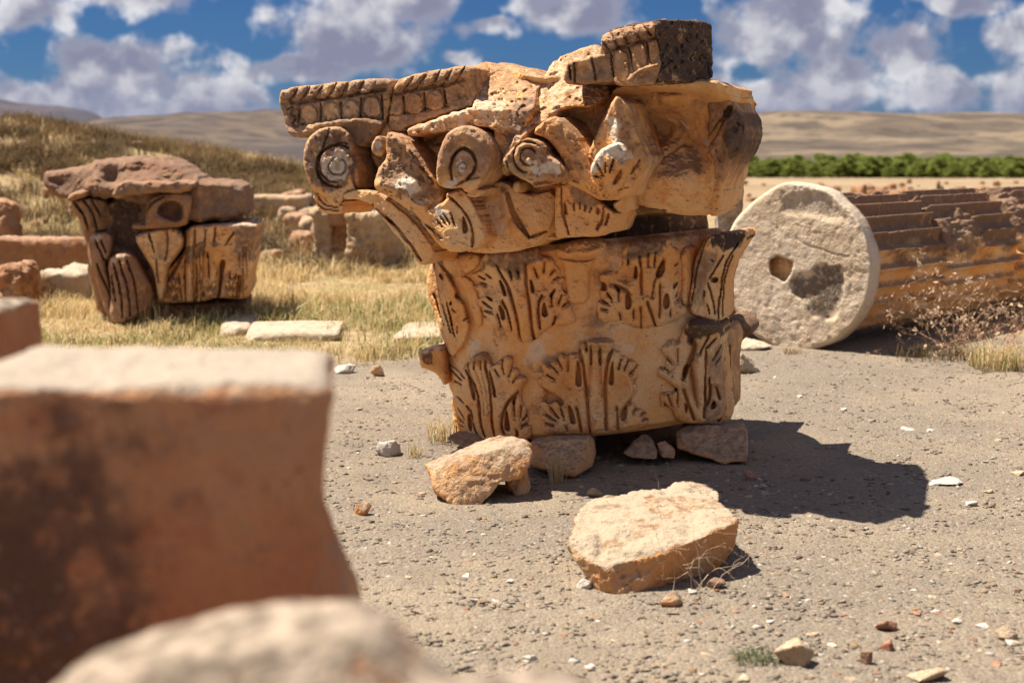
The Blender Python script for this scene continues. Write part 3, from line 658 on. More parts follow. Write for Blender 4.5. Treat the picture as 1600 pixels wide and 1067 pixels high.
# the V of two stems with a leaf tip and a small scroll
up('scroll_stem', Z8([(215,295),(370,175),(440,215),(520,305),(585,420),(615,455),(650,560),(730,745),(700,775),(560,690),(480,655),(425,635),(470,560),(400,420),(330,340)]), lambda x,y: 5.50+0*x, 0.35,
   [('ridge',Z8([(400,240),(500,380),(600,560),(680,720)]),14,0.03),('slot',Z8([(220,300),(320,340),(400,430),(450,520)]),2.5,0.02),('tint',0,Z8([(200,290),(370,160),(600,430),(600,640),(470,640),(400,420)]),7,0.6)], rr=12, rd=0.05, rough=(0.007,26))
up('scroll_stem', Z8([(800,45),(850,55),(925,110),(935,240),(1000,390),(1048,490),(960,620),(900,735),(840,745),(760,775),(700,700),(620,505),(612,455),(690,280)]), lambda x,y: 5.47+np.abs(x-962)*0.0012, 0.40,
   [('ridge',Z8([(805,60),(830,300),(830,450)]),7,0.02),('slot',Z8([(975,490),(920,580)]),1.6,0.02),('tint',2,Z8([(770,190),(810,190),(835,250),(835,350),(780,390),(755,280)]),4,0.9),('slot',Z8([(900,460),(890,560),(820,700)]),3.5,0.04),('tint',0,Z8([(800,50),(930,110),(930,300),(880,430),(620,470)]),7,0.55)], rr=8, rd=0.05, rough=(0.006,26))
up('leaf_tip', Z8([(640,520),(680,440),(760,385),(840,360),(888,440),(892,520),(830,690),(760,775),(700,755),(660,640),(635,590)]), lambda x,y: 5.385+np.clip(y-265,0,60)*0.0012, 0.20,
   slots(Z8,[[(680,520),(722,595)],[(735,510),(735,575)],[(792,485),(768,575)],[(660,600),(690,610)]],2.0,0.035)+[('hole',Z8([(850,540),(860,590),(800,670),(790,640)]),0.05),('bump',*Z8([(740,650)])[0],12,12,-0.03),('tint',2,Z8([(630,540),(680,430),(760,375),(840,350),(890,460),(840,500),(770,470),(720,490),(690,570),(640,600)]),3,1.0)], rr=8, rd=0.05, rough=(0.007,30), jag=2)
c0 = Z8([(205,462)])[0]
def arc(c, r, a0, a1, n=14, ry=1.0, r1=None):
    r1 = r if r1 is None else r1
    return [(c[0] + (r + (r1 - r) * i / n) * math.cos(math.radians(a0 + (a1 - a0) * i / n)), c[1] + ry * (r + (r1 - r) * i / n) * math.sin(math.radians(a0 + (a1 - a0) * i / n))) for i in range(n + 1)]
up('volute', Z8([(25,480),(100,395),(180,338),(245,342),(305,380),(330,460),(400,495),(470,555),(492,620),(460,665),(380,645),(250,690),(210,645),(100,595),(35,535)]), lambda x,y: 5.425+np.clip(x-850,0,60)*0.0012, 0.35,
   [('slot',arc(c0,26,100,300,r1=22),1.7,0.03),('slot',arc(c0,15,60,330,r1=12),1.6,0.026),('ridge',arc(c0,20,80,320,r1=17),3.5,0.014),('ridge',arc(c0,31,120,260),4,0.010),('slot',arc(c0,36,110,230),1.6,0.02),('bump',*Z8([(205,490)])[0],6,6,0.03),('slot',Z8([(230,660),(330,640),(430,640)]),3.5,0.03),
    ('tint',2,Z8([(170,480),(240,480),(250,540),(330,490),(420,520),(410,570),(260,580),(190,530)]),2,0.9),('tint',0,Z8([(20,470),(200,330),(320,400),(330,600),(60,600)]),5,0.7)], rr=6, rd=0.04, rough=(0.006,30))
up('acanthus_leaf', Z8([(385,670),(440,660),(500,640),(600,690),(720,800),(780,835),(822,872),(760,965),(740,1005),(600,1022),(420,1035),(388,1012)]), lambda x,y: 5.53+np.abs(x-905)*0.0012, 0.35,
   slots(Z8,[[(430,680),(430,800),(480,1000)],[(722,820),(722,900),(680,970)],[(762,865),(740,940)]],2.2,0.035)+slots(Z8,[[(520,785),(520,835)],[(562,790),(558,830)],[(600,800),(594,840)],[(640,815),(628,850)]],1.6,0.025)+[('hole',Z8([(445,750),(482,860),(455,875)]),0.05),('hole',Z8([(670,815),(700,830),(690,870),(672,860)]),0.03),('bump',*Z8([(580,900)])[0],18,14,-0.012),('tint',0,Z8([(440,660),(520,640),(720,800),(640,830),(520,790)]),4,0.8)], rr=7, rd=0.04)
up('leaf_fragment', Z8([(775,805),(850,735),(870,740),(866,832),(840,862)]), 5.6, 0.3, rr=6, rd=0.04)
# bell of the upper block between the leaves
up('bell', [(728,296),(760,285),(792,282),(805,296),(832,304),(868,294),(869,340),(852,374),(826,390),(764,397),(730,393)], lambda x,y: 5.70+np.abs(x-800)*0.0006, 0.5,
   [('slot',Z6([(640,590),(690,760),(805,925)]),5,0.05),('slot',Z6([(370,640),(440,780),(495,960)]),4,0.05),('ridge',Z6([(620,600),(650,760),(740,900)]),8,0.025),('bump',*Z6([(860,740)])[0],18,26,0.02),('tint',2,Z6([(480,680),(600,640),(640,900),(520,930)]),10,0.55),('slot',Z6([(940,880),(800,930)]),3,0.03)], rr=9, rd=0.04, rough=(0.004,20))
up('knob', Z6([(680,560),(690,510),(730,490),(765,530),(740,585),(700,590)]), 5.62, 0.2, rr=10, rd=0.05)
c1 = Z6([(305,375)])[0]
up('volute', Z6([(103,440),(118,300),(165,165),(245,95),(340,78),(430,115),(500,195),(532,300),(530,380),(480,470),(430,545),(380,595),(330,585),(290,545),(200,565),(108,525)]), lambda x,y: 5.50+0*x, 0.26,
   [('slot',Z6([(222,490),(210,380),(245,290),(310,250),(375,275),(408,350),(395,430),(340,485)]),3.0,0.045),('slot',Z6([(285,440),(262,420),(275,370),(305,353),(338,375),(330,410),(300,400)]),1.3,0.014),('bump',*c1,26,28,0.006),('ridge',Z6([(135,400),(170,220),(300,130),(430,190),(480,330),(440,460)]),9,0.016),('slot',Z6([(210,560),(330,490),(430,470)]),2.0,0.02),('tint',2,Z6([(255,440),(255,370),(305,340),(350,370),(340,430),(280,450)]),1.5,0.8),('tint',2,Z6([(165,500),(240,470),(280,520),(230,560),(170,550)]),3,0.8),('tint',0,Z6([(110,300),(250,90),(430,120),(530,300),(400,250),(250,180)]),7,0.45)], rr=7, rd=0.04, rough=(0.003,26))
up('leaf_tip', Z6([(330,590),(420,545),(480,560),(475,595),(420,625),(350,625)]), 5.53, 0.2, rr=7, rd=0.04)
up('acanthus_leaf', Z6([(178,600),(230,578),(300,555),(350,600),(440,760),(500,992),(220,1052),(150,985),(0,745),(15,720),(95,690),(188,640)]), lambda x,y: 5.555+np.clip(700-x,0,50)*0.0008, 0.3,
   slots(Z6,[[(185,605),(260,670),(330,745),(375,850),(388,950),(375,995)]],2.4,0.04)+slots(Z6,[[(110,790),(150,850)],[(140,770),(182,835)],[(165,750),(212,832)],[(210,735),(246,835)]],1.6,0.03)+slots(Z6,[[(0,740),(80,860),(150,935)]],2.2,0.03)+[('hole',Z6([(300,740),(348,850),(340,890),(303,890)]),0.06),('tint',2,Z6([(85,690),(150,685),(205,740),(170,770),(110,795)]),2,1.0),('bump',*Z6([(210,900)])[0],16,16,0.015)], rr=7, rd=0.035)
up('acanthus_leaf', Z7([(555,440),(595,350),(645,300),(630,170),(655,105),(740,150),(850,270),(965,420),(1005,480),(1045,560),(1010,650),(1066,945),(1000,905),(880,745),(780,655),(660,565),(560,525)]), lambda x,y: 5.60+np.abs(x-650)*0.0009, 0.32,
   slots(Z7,[[(600,545),(750,615),(880,725),(1015,855)]],2.4,0.03)+[('ridge',Z7([(600,480),(760,530),(900,640),(1010,780)]),8,0.02),('slot',Z7([(800,250),(900,390),(970,480)]),1.8,0.02),('ridge',Z7([(700,160),(830,300),(960,470)]),6,0.02),('tint',2,Z7([(685,490),(720,440),(800,420),(870,465),(880,510),(830,520),(820,570),(770,520)]),2,1.0),('bump',*Z7([(780,480)])[0],20,10,0.03),('tint',2,Z7([(860,580),(900,570),(915,610),(880,620)]),2,0.9),('tint',0,Z7([(560,440),(650,300),(650,110),(850,270),(1040,560),(900,620),(700,560)]),6,0.85)], rr=9, rd=0.05, rough=(0.008,26))
up('leaf_fragment', Z7([(528,215),(580,130),(625,185),(625,305),(548,275)]), 5.68, 0.25, [('tint',2,Z7([(540,200),(600,170),(610,230),(560,270)]),2,0.7)], rr=7, rd=0.05)
c2 = Z7([(300,355)])[0]
up('volute', Z7([(58,280),(88,170),(160,100),(245,78),(330,85),(395,150),(420,250),(450,400),(458,522),(350,535),(330,620),(270,645),(170,545),(110,512),(70,390)]), lambda x,y: 5.80+0*x, 0.36,
   [('slot',arc(c2,33,300,80,16),2.4,0.045),('slot',arc(c2,14,250,-60,12),2.0,0.03),('slot',Z7([(245,95),(215,180),(170,300),(175,400),(240,460),(300,465)]),2.0,0.03),('bump',*c2,18,20,0.03),('bump',*c2,6,7,-0.03),('ridge',arc(c2,24,200,-100,16),4,0.012),('slot',Z7([(290,205),(340,185),(370,200)]),2,0.03),('tint',2,arc(c2,25,0,350,16),2,0.8),('slot',Z7([(420,280),(400,440),(440,520)]),2.5,0.03),('tint',0,Z7([(58,280),(160,90),(400,150),(450,400),(300,540),(100,500)]),4,0.9)], rr=9, rd=0.05, rough=(0.007,26))
up('leaf_tip', Z7([(125,560),(180,530),(260,545),(300,612),(362,578),(352,655),(320,692),(180,675),(150,612)]), 5.82, 0.25, slots(Z7,[[(165,560),(200,620),(300,640)],[(200,550),(240,610),(320,620)],[(150,590),(190,650),(310,665)]],1.5,0.018)+[('bump',*Z7([(285,560)])[0],5,6,0.03)], rr=6, rd=0.04)
up('scroll_stem', Z7([(320,545),(450,508),(560,525),(660,575),(800,655),(900,765),(965,880),(980,965),(930,1044),(855,1034),(815,945),(715,845),(595,695),(538,615),(430,580),(350,590)]), lambda x,y: 5.74+np.clip(600-x,0,80)*0.0008, 0.34,
   [('slot',Z7([(540,612),(620,690),(700,765),(820,910),(880,1010)]),2.6,0.03),('hole',Z7([(640,700),(700,760),(690,770),(640,720)]),0.04),('slot',Z7([(560,520),(680,600),(820,710),(920,830),(985,960)]),3.5,0.03),('bump',*Z7([(840,850)])[0],20,26,0.02)], rr=7, rd=0.035, rough=(0.003,20))
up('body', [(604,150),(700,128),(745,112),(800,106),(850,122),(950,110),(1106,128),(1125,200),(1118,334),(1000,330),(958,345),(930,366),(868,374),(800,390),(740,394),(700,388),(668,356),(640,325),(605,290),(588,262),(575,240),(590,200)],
   lambda x,y: 5.89-(x-620)*0.0003+0.05*np.sin(x*0.05)*np.sin(y*0.07)+0.14*sstep(x,930,990)*sstep(y,150,200), 0.4, [('tint',1,[(560,200),(640,200),(690,260),(640,330),(560,300)],8,0.5),('tint',1,[(940,320),(1120,320),(1120,380),(940,380)],6,0.8)], rough=(0.018,9), rr=10, rd=0.08, jag=3)  # dark tints put the shade of the cavity and joint gap into the colour
# core of the block behind the carving (the rear of it was never finished)
core = [p2w(x, y, Y) for x, y, Y in [(590,190,6.05),(620,270,6.05),(690,370,5.98),(760,150,6.0),(900,150,5.92),(930,315,5.95),(1080,160,5.9),(1085,318,6.1),(760,385,5.95),(620,160,6.4),(1100,140,6.2),(1095,300,6.3),(700,140,6.5),(1040,130,6.45),(720,340,6.6),(1050,330,6.5),(1010,322,6.5),(900,345,6.4)]]
rock('core', [np.array(core)], 0.011, M_STONE, upp, amp=0.03, freq=5, pit=0.6)
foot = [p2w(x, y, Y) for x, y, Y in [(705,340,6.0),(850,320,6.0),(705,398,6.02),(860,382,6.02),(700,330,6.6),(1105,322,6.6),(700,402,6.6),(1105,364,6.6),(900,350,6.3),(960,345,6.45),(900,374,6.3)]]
rock('underside', [np.array(foot)], 0.010, M_STONE, upp, amp=0.02, freq=6, pit=0.6, wx=(0, 0.9, 0))  # dark tint: black staining, with the joint gap's shade put into the colour

# ================================================================== ground
def gz(x, y):
    """height of the ground"""
    x = np.asarray(x, float); y = np.asarray(y, float)
    P = np.stack([x, y, 0 * x], -1)
    z = 0.009 * fbm(P, 0.7, 3) * sstep(y, 0, 3)
    far = -0.0150 * np.maximum(y - 15, 0) / (1 + np.maximum(y - 300, 0) / 900.0)
    far = np.where(y > 300, -0.0150 * 285 - 0.004 * (y - 300) * np.exp(-(y - 300) / 1200.0), far)
    H = np.interp(x, [-40, -14, -9, -6.5, -4.2, -2.2, 0.2, 3], [2.6, 2.2, 1.95, 1.55, 1.15, 0.80, 0.25, 0.0])
    bank = H * sstep(y, 13.5, 25) * (1 - sstep(y, 30, 55))
    rough = (0.10 * fbm(P, 0.35, 4) + 0.05 * fbm(P, 1.6, 3)) * sstep(y, 11, 18)
    return z + far + bank + rough * (1 - sstep(y, 200, 400))
def grassiness(x, y):
    P = np.stack([x, y, 0 * x], -1)
    edge = np.interp(x, [-8, -2.2, -1.2, -0.4, 0.6, 2.0, 3.2, 4.5, 12], [7.2, 8.6, 8.8, 9.2, 10.5, 11.0, 10.2, 9.6, 9.5])
    return sstep(y - edge + 0.9 * fbm(P, 0.9, 4), -0.35, 0.6)
def graded(lo, hi, flo, fhi, st, g):
    a = list(np.arange(flo, fhi + st / 2, st)); s = st
    while a[-1] < hi: s *= g; a.append(min(hi, a[-1] + s))
    b = []; v = flo; s = st
    while v > lo: s *= g; v = max(lo, v - s); b.append(v)
    return np.array(b[::-1] + a)
gx = graded(-5000, 5000, -2.6, 3.4, 0.035, 1.09); gy = graded(-6, 5200, 2.6, 11.0, 0.035, 1.055)
GX, GY = np.meshgrid(gx, gy)
GZ = gz(GX, GY)
Pg = np.stack([GX, GY, GZ], -1).reshape(-1, 3)
near = sstep(-Pg[:, 1], -14, -9)
gm_ = grassiness(Pg[:, 0], Pg[:, 1])
Pg[:, 2] += near * (0.006 * fbm(Pg, 9, 4, 0.6) + 0.004 * np.abs(fbm(Pg, 24, 2)))
ii = np.arange(len(Pg)).reshape(len(gy), len(gx))
Qg = np.stack([ii[:-1, :-1], ii[:-1, 1:], ii[1:, 1:], ii[1:, :-1]], -1).reshape(-1, 4)
m, t, b = material('gravel_and_dry_soil')
geo = t.node('ShaderNodeNewGeometry'); pos = geo.outputs['Position']
at = t.node('ShaderNodeAttribute', attribute_name='wx'); sp = t.node('ShaderNodeSeparateColor'); t.l.new(at.outputs['Color'], sp.inputs[0])
n1 = t.noise(pos, 0.9, 3, 0.6); n2 = t.noise(pos, 9, 3, 0.65); n3 = t.noise(pos, 60, 3, 0.7)
v1 = t.node('ShaderNodeTexVoronoi'); t.l.new(pos, v1.inputs['Vector']); v1.inputs['Scale'].default_value = 85
v2 = t.node('ShaderNodeTexVoronoi'); t.l.new(pos, v2.inputs['Vector']); v2.inputs['Scale'].default_value = 190
big = t.noise(pos, 0.45, 4, 0.6)
c = t.mix(t.step(n1, 0.35, 0.68), (0.200, 0.171, 0.134), (0.255, 0.209, 0.151))
c = t.mix(t.math('MULTIPLY', t.step(n2, 0.46, 0.66), 0.6), c, (0.190, 0.160, 0.130))
cs = t.node('ShaderNodeSeparateColor'); t.l.new(v1.outputs['Color'], cs.inputs[0])
c = t.mix(t.math('MULTIPLY', t.step(cs.outputs[0], 0.86, 0.98), 0.55), c, (0.38, 0.325, 0.255))
c = t.mix(t.math('MULTIPLY', t.step(cs.outputs[1], 0.80, 0.93), 0.8), c, (0.155, 0.118, 0.096))
c = t.mix(t.math('MULTIPLY', t.step(cs.outputs[2], 0.95, 0.99), 0.4), c, (0.33, 0.15, 0.085))
c = t.mix(t.step(n3, 0.35, 0.75, 0.0, 0.35), c, (0.17, 0.135, 0.105))
c = t.mix(t.step(big, 0.46, 0.66, 0.0, 0.5), c, (0.310, 0.249, 0.175))
c = t.mix(t.step(t.noise(pos, 2.2, 4, .65), 0.52, 0.66, 0.0, 0.45), c, (0.160, 0.132, 0.102))
soil = t.mix(t.step(n2, 0.35, 0.65), (0.245, 0.170, 0.090), (0.38, 0.290, 0.165))
soil = t.mix(t.math('MULTIPLY', t.step(n1, 0.50, 0.64), 0.5), soil, (0.155, 0.150, 0.050))
c = t.mix(sp.outputs[0], c, soil)
field = t.mix(t.step(t.noise(pos, 0.05, 5, 0.65), 0.4, 0.62), (0.285, 0.215, 0.135), (0.215, 0.150, 0.090))
c = t.mix(sp.outputs[1], c, field)
t.put(b.inputs['Base Color'], c)
h = t.math('ADD', t.math('MULTIPLY', v1.outputs['Distance'], -0.9), t.math('ADD', t.math('MULTIPLY', n3, 1.0), t.math('MULTIPLY', v2.outputs['Distance'], -0.45)))
bp = t.node('ShaderNodeBump'); bp.inputs['Strength'].default_value = 0.75; bp.inputs['Distance'].default_value = 0.010
t.put(bp.inputs['Height'], h); t.l.new(bp.outputs[0], b.inputs['Normal'])
M_GROUND = m
cg = np.zeros((len(Pg), 3)); cg[:, 0] = gm_; cg[:, 1] = sstep(Pg[:, 1], 30, 60)
tag(mesh_obj('ground', Pg, Qg, M_GROUND, None, cg), kind='structure')

# ------------------------------------------------------------------ gravel: countless chips lying on it
def attr_mat(name, rough=0.9, bump=0.0, trans=0.0, scale=60, vary=0.35):
    m, t, b = material(name)
    at = t.node('ShaderNodeAttribute', attribute_name='wx')
    geo = t.node('ShaderNodeNewGeometry')
    n = t.noise(geo.outputs['Position'], scale, 4, 0.6)
    c = t.mix(t.step(n, 0.3, 0.75, 0, vary), at.outputs['Color'], t.mix(0.6, at.outputs['Color'], (0.05, 0.035, 0.025)))
    t.put(b.inputs['Base Color'], c); b.inputs['Roughness'].default_value = rough
    if bump:
        bp = t.node('ShaderNodeBump'); bp.inputs['Strength'].default_value = bump; bp.inputs['Distance'].default_value = 0.006
        t.put(bp.inputs['Height'], n); t.l.new(bp.outputs[0], b.inputs['Normal'])
    if trans:
        tr = t.node('ShaderNodeBsdfTranslucent'); t.put(tr.inputs[0], c)
        mx = t.node('ShaderNodeMixShader'); mx.inputs[0].default_value = trans
        t.l.new(b.outputs[0], mx.inputs[1]); t.l.new(tr.outputs[0], mx.inputs[2])
        out = [x for x in t.n if x.bl_idname == 'ShaderNodeOutputMaterial'][0]
        t.l.new(mx.outputs[0], out.inputs[0])
    return m
M_PEB = attr_mat('stone_chip', 0.85, 0.6)
def chip_shapes(n, seed):
    r = np.random.default_rng(seed); out = []
    for k in range(n):
        q = r.normal(size=(9, 3)); q /= np.linalg.norm(q, axis=1)[:, None]
        q *= (0.75 + 0.5 * r.random((9, 1))); q[:, 2] *= 0.42
        me = hull_mesh(q); me.calc_loop_triangles()
        V = np.array([v.co[:] for v in me.vertices]); T = np.array([l.vertices[:] for l in me.loop_triangles]); bpy.data.meshes.remove(me)
        out.append((V, T))
    return out
PCOL = 0.78 * np.array([[.30, .245, .185], [.255, .21, .165], [.36, .30, .23], [.20, .165, .135], [.50, .45, .38], [.60, .56, .50], [.29, .145, .085], [.145, .115, .098], [.34, .235, .135]])
PW = np.array([.27, .25, .17, .15, .05, .02, .025, .06, .04])
def scatter_chips(name, xy, size, shapes, seed, sink=0.42):
    r = np.random.default_rng(seed); n = len(xy)
    kind = r.integers(0, len(shapes), n); rot = r.random(n) * 6.283
    Vs, Ts, Cs, o = [], [], [], 0
    z = gz(xy[:, 0], xy[:, 1])
    col = PCOL[r.choice(len(PCOL), n, p=PW / PW.sum())] * (0.85 + 0.3 * r.random((n, 1)))
    for k, (V, T) in enumerate(shapes):
        s = np.where(kind == k)[0]
        if not len(s): continue
        c, sn = np.cos(rot[s])[:, None], np.sin(rot[s])[:, None]
        x = V[None, :, 0] * (0.7 + 0.6 * r.random((len(s), 1))); y = V[None, :, 1]; zz = V[None, :, 2] * (0.7 + 0.7 * r.random((len(s), 1)))
        P = np.stack([x * c - y * sn, x * sn + y * c, zz + x * (r.random((len(s), 1)) - .5) * .4 + 0.42 - sink], -1) * size[s][:, None, None]
        P[..., 0] += xy[s, 0][:, None]; P[..., 1] += xy[s, 1][:, None]; P[..., 2] += z[s][:, None]
        Vs.append(P.reshape(-1, 3)); Ts.append((T[None] + (np.arange(len(s)) * len(V))[:, None, None] + o).reshape(-1, 3)); o += len(s) * len(V)
        Cs.append(np.repeat(col[s], len(V), 0))
    return mesh_obj(name, np.concatenate(Vs), np.concatenate(Ts), M_PEB, None, np.concatenate(Cs), smooth=False)
CH = chip_shapes(14, 3)
n = 48000
yy = 3.0 + 8.0 * rng.random(n) ** 1.5; xx = (rng.random(n) * 2 - 1) * (yy * 0.40 + 0.3)
ok = (rng.random(n) < 1 - 0.8 * grassiness(xx, yy)) & ~((xx < -0.55) & (yy < 4.3) & (xx < -0.12 * yy))
ok &= fbm(np.stack([xx, yy, 0 * xx], -1), 1.3, 3) + 0.4 * rng.random(n) > -0.20
xy = np.stack([xx, yy], -1)[ok]
sz = 0.0042 + 0.013 * rng.random(len(xy)) ** 3.0 + 0.010 * (rng.random(len(xy)) < 0.012)
tag(scatter_chips('gravel', xy, sz, CH, 5), 'loose flat stone chips covering the bare ground', 'gravel', kind='stuff')

# ================================================================== stones round the capital
M_ROCK = stone_mat('broken_stone', base=(0.58, 0.275, 0.10), pale=(0.56, 0.37, 0.21), grey=(0.25, 0.19, 0.14), white=(0.37, 0.295, 0.21), red=(0.45, 0.19, 0.07), upgrey=0.8, sc=1.3)
M_PALE = stone_mat('pale_limestone', base=(0.44, 0.335, 0.225), pale=(0.50, 0.41, 0.30), grey=(0.34, 0.285, 0.23), red=(0.40, 0.26, 0.14), white=(0.54, 0.48, 0.41), upgrey=0.4, bump=0.8)
M_WALL = stone_mat('rough_wall_stone', base=(0.46, 0.31, 0.175), pale=(0.50, 0.37, 0.24), grey=(0.30, 0.225, 0.165), red=(0.38, 0.22, 0.11), upgrey=0.5, bump=1.0)
M_DISC = stone_mat('cream_end_face', base=(0.56, 0.445, 0.31), pale=(0.62, 0.52, 0.40), grey=(0.30, 0.25, 0.20), red=(0.50, 0.35, 0.20), white=(0.64, 0.57, 0.48), upgrey=0.4, bump=0.8)
M_OLD = stone_mat('brown_weathered_stone', base=(0.38, 0.18, 0.082), pale=(0.44, 0.27, 0.15), grey=(0.24, 0.16, 0.12), dark=(0.06, 0.04, 0.033), red=(0.24, 0.095, 0.055), upgrey=0.65, sc=0.8)
Zb = Zm(640, 640, 2.857)
def W(f, pts):  # (x, y, Y) read off a crop -> world points
    return np.array([p2w(*f([(x, y)])[0], Y) for x, y, Y in pts])
def wtint(ch, f_px, lo=0.0, hi=1.0):
    return None
# props under the leaf block
def prop(pts, label, amp=0.012, vox=0.009, mat=None):
    P = W(Zb, pts); P[:, 2] = np.maximum(P[:, 2], -0.03)
    c = P.mean(0); c[2] = 0
    return tag(rock('prop_stone', [P], vox, mat or M_ROCK, None, amp=amp, freq=9, pit=0.8, loc=c), label, 'stone')
prop([(545,150,5.62),(650,130,5.62),(800,125,5.66),(820,180,5.66),(810,260,5.62),(740,300,5.55),(640,280,5.56),(550,250,5.6),(560,120,6.1),(820,105,6.1),(830,230,6.1),(540,260,6.0)], 'broad orange prop stone under the leaf block, behind the straw tuft')
prop([(955,195,5.82),(1000,215,5.80),(1098,222,5.80),(1105,190,5.83),(1040,108,5.90),(1075,112,5.92),(960,180,6.0),(1100,180,6.0)], 'small pointed wedge of stone under the leaf block', amp=0.008, vox=0.006)
prop([(1105,150,5.86),(1140,140,5.86),(1185,180,5.86),(1180,220,5.82),(1130,215,5.82),(1105,180,5.9),(1150,160,6.0)], 'fist sized stone beside the wedge under the leaf block', amp=0.006, vox=0.005)
prop([(1190,100,5.92),(1240,72,5.95),(1480,75,5.95),(1505,90,5.95),(1508,235,5.80),(1400,240,5.80),(1200,170,5.86),(1230,66,6.4),(1490,62,6.4),(1500,200,6.3),(1200,150,6.3)], 'squared brown stone block propping the right of the leaf block', amp=0.010)
prop([(720,100,6.15),(200,110,6.05),(160,135,5.98),(250,150,5.95),(700,140,6.0),(230,170,5.9),(720,180,6.0),(240,90,6.4),(700,90,6.4),(720,160,6.4)], 'low dark stone slab pressed under the left of the leaf block', amp=0.012)

def fracture_tint(ch, thr=0.55, fr=7, amt=1.0):
    return lambda V, N: np.stack([amt * sstep(N[:, 2], thr, thr + .25) * sstep(fbm(V, fr, 3), -0.3, 0.25) if k == ch else np.zeros(len(V)) for k in range(3)], -1)
# saddle-shaped boulder
hA = W(Zb, [(118,275,5.24),(125,375,5.19),(205,440,5.14),(298,448,5.14),(350,390,5.16),(410,325,5.17),(432,235,5.20),(395,175,5.24),(300,200,5.22),(200,243,5.22),
            (66,242,5.36),(98,310,5.34),(110,360,5.34),(130,230,5.44),(290,145,5.48),(400,112,5.48),(432,130,5.48),(200,380,5.5),(330,330,5.5)])
hB = W(Zb, [(385,180,5.23),(430,140,5.30),(470,130,5.32),(530,150,5.30),(545,195,5.26),(540,240,5.23),(500,300,5.20),(425,320,5.18),(400,300,5.18),(400,118,5.5),(440,112,5.5),(500,128,5.5),(538,155,5.48),(520,240,5.5),(420,250,5.5)])
hC = W(Zb, [(425,310,5.30),(525,270,5.30),(530,345,5.32),(522,376,5.30),(480,394,5.28),(455,368,5.30),(430,335,5.34),(440,300,5.5),(525,280,5.5),(520,350,5.5)])
bl = np.concatenate([hA, hB, hC]).mean(0); bl[2] = 0
tag(rock('boulder', [hA, hB, hC], 0.0075, M_ROCK, None, sm=1, amp=0.014, freq=8, pit=0.7, loc=bl, tint=fracture_tint(2, 0.5, 6, 0.7)), 'orange saddle shaped boulder with pale top and hollow right side', 'boulder')
# tilted boulder in front
hF = W(Zb, [(868,712,4.07),(1000,662,4.10),(1200,612,4.15),(1428,518,4.28),(1468,488,4.34),(1365,435,4.62),(1335,372,4.76),(1150,350,4.84),(1000,368,4.80),(865,385,4.72),(772,425,4.58),(728,520,4.36),(708,600,4.20),(722,632,4.18),(840,695,4.08),
            (850,790,4.09),(862,845,4.09),(950,870,4.06),(1100,815,4.15),(1300,772,4.29),(1410,680,4.36),(1452,580,4.34),(790,715,4.2)])
hF2 = W(Zb, [(1140,380,4.80),(1180,335,4.86),(1260,318,4.88),(1340,342,4.84),(1388,375,4.76),(1380,425,4.68),(1330,440,4.66),(1200,420,4.66),(1150,400,4.9),(1340,400,4.95)])
bf = hF.mean(0); bf[2] = 0
def fcarve(V, N):
    x, y = w2p(V); p = np.c_[x, y]
    up_ = sstep(N[:, 2], 0.35, 0.7)
    d = 0.010 * fbm(V, 16, 4, 0.6) * up_
    for cx, cy, rx, ry, a in [(1000, 838, 28, 8, .018), (1075, 822, 22, 14, .022), (1020, 868, 32, 8, .016), (1080, 795, 14, 6, .012), (975, 850, 14, 8, .012), (940, 850, 10, 22, .02)]:
        d -= a * np.exp(-((x - cx) / rx) ** 2 - ((y - cy) / ry) ** 2) * up_
    return d
tag(rock('boulder', [hF, hF2], 0.0065, M_ROCK, None, amp=0.016, freq=8, pit=0.7, sm=0, loc=bf, carve=fcarve,
    tint=lambda V, N: np.stack([np.zeros(len(V)), np.zeros(len(V)), sstep(N[:, 2], 0.4, 0.6) * sstep(fbm(V, 9, 4, .6), -0.25, 0.05)], -1)), 'tilted flat topped boulder with rough cream top and orange sides', 'boulder')

# ================================================================== blurred blocks close to the camera
M_NEAR = stone_mat('near_block_stone', base=(0.45, 0.185, 0.085), pale=(0.53, 0.27, 0.13), grey=(0.26, 0.21, 0.16), white=(0.36, 0.305, 0.245), dark=(0.085, 0.048, 0.036), red=(0.40, 0.135, 0.06), upgrey=1.0, sc=1.4)
prof = [(531, 575, 0.0), (525, 612, 0.0), (516, 660, 0), (506, 730, 0), (510, 800, 0), (523, 860, 0), (546, 925, 0), (578, 1010, 0)]
prof = [(float(a), float(b_), 0) for a, b_ in smooth_line([(531, 570), (526, 612), (518, 680), (513, 740), (515, 800), (525, 860), (543, 920), (575, 1010)], 2)]
hs = []
Yn = 1.52
for a, b_ in zip(prof[:-1], prof[1:]):
    q = []
    for (x, y, _) in (a, b_):
        A = p2w(x, y, Yn)
        for xl in (-0.62,):
            for dy in (0.0, 0.30):
                q.append([A[0] * (1 + 0.20 * (dy > 0)) - 0.01, A[1] + dy, A[2]]); q.append([xl, A[1] + dy + 0.03, A[2]])
    hs.append(np.array(q))
A = p2w(566, 1010, Yn)
hs.append(np.array([[x, y, z] for x in (-0.62, A[0] * 1.22) for y in (Yn + 0.045, Yn + 0.32) for z in (-0.02, A[2] + 0.002)]))
hs = [h - np.array([0, 0, 0.022 * (h[:, 2].max() > .6)]) for h in hs]
top = p2w(420, 612, Yn)
hs.append(np.array([[x, y, z] for x in (-0.62, p2w(522, 590, Yn)[0] * 1.16) for y in (Yn + 0.02, Yn + 0.29) for z in (top[2] - 0.03, top[2] + 0.006)]))
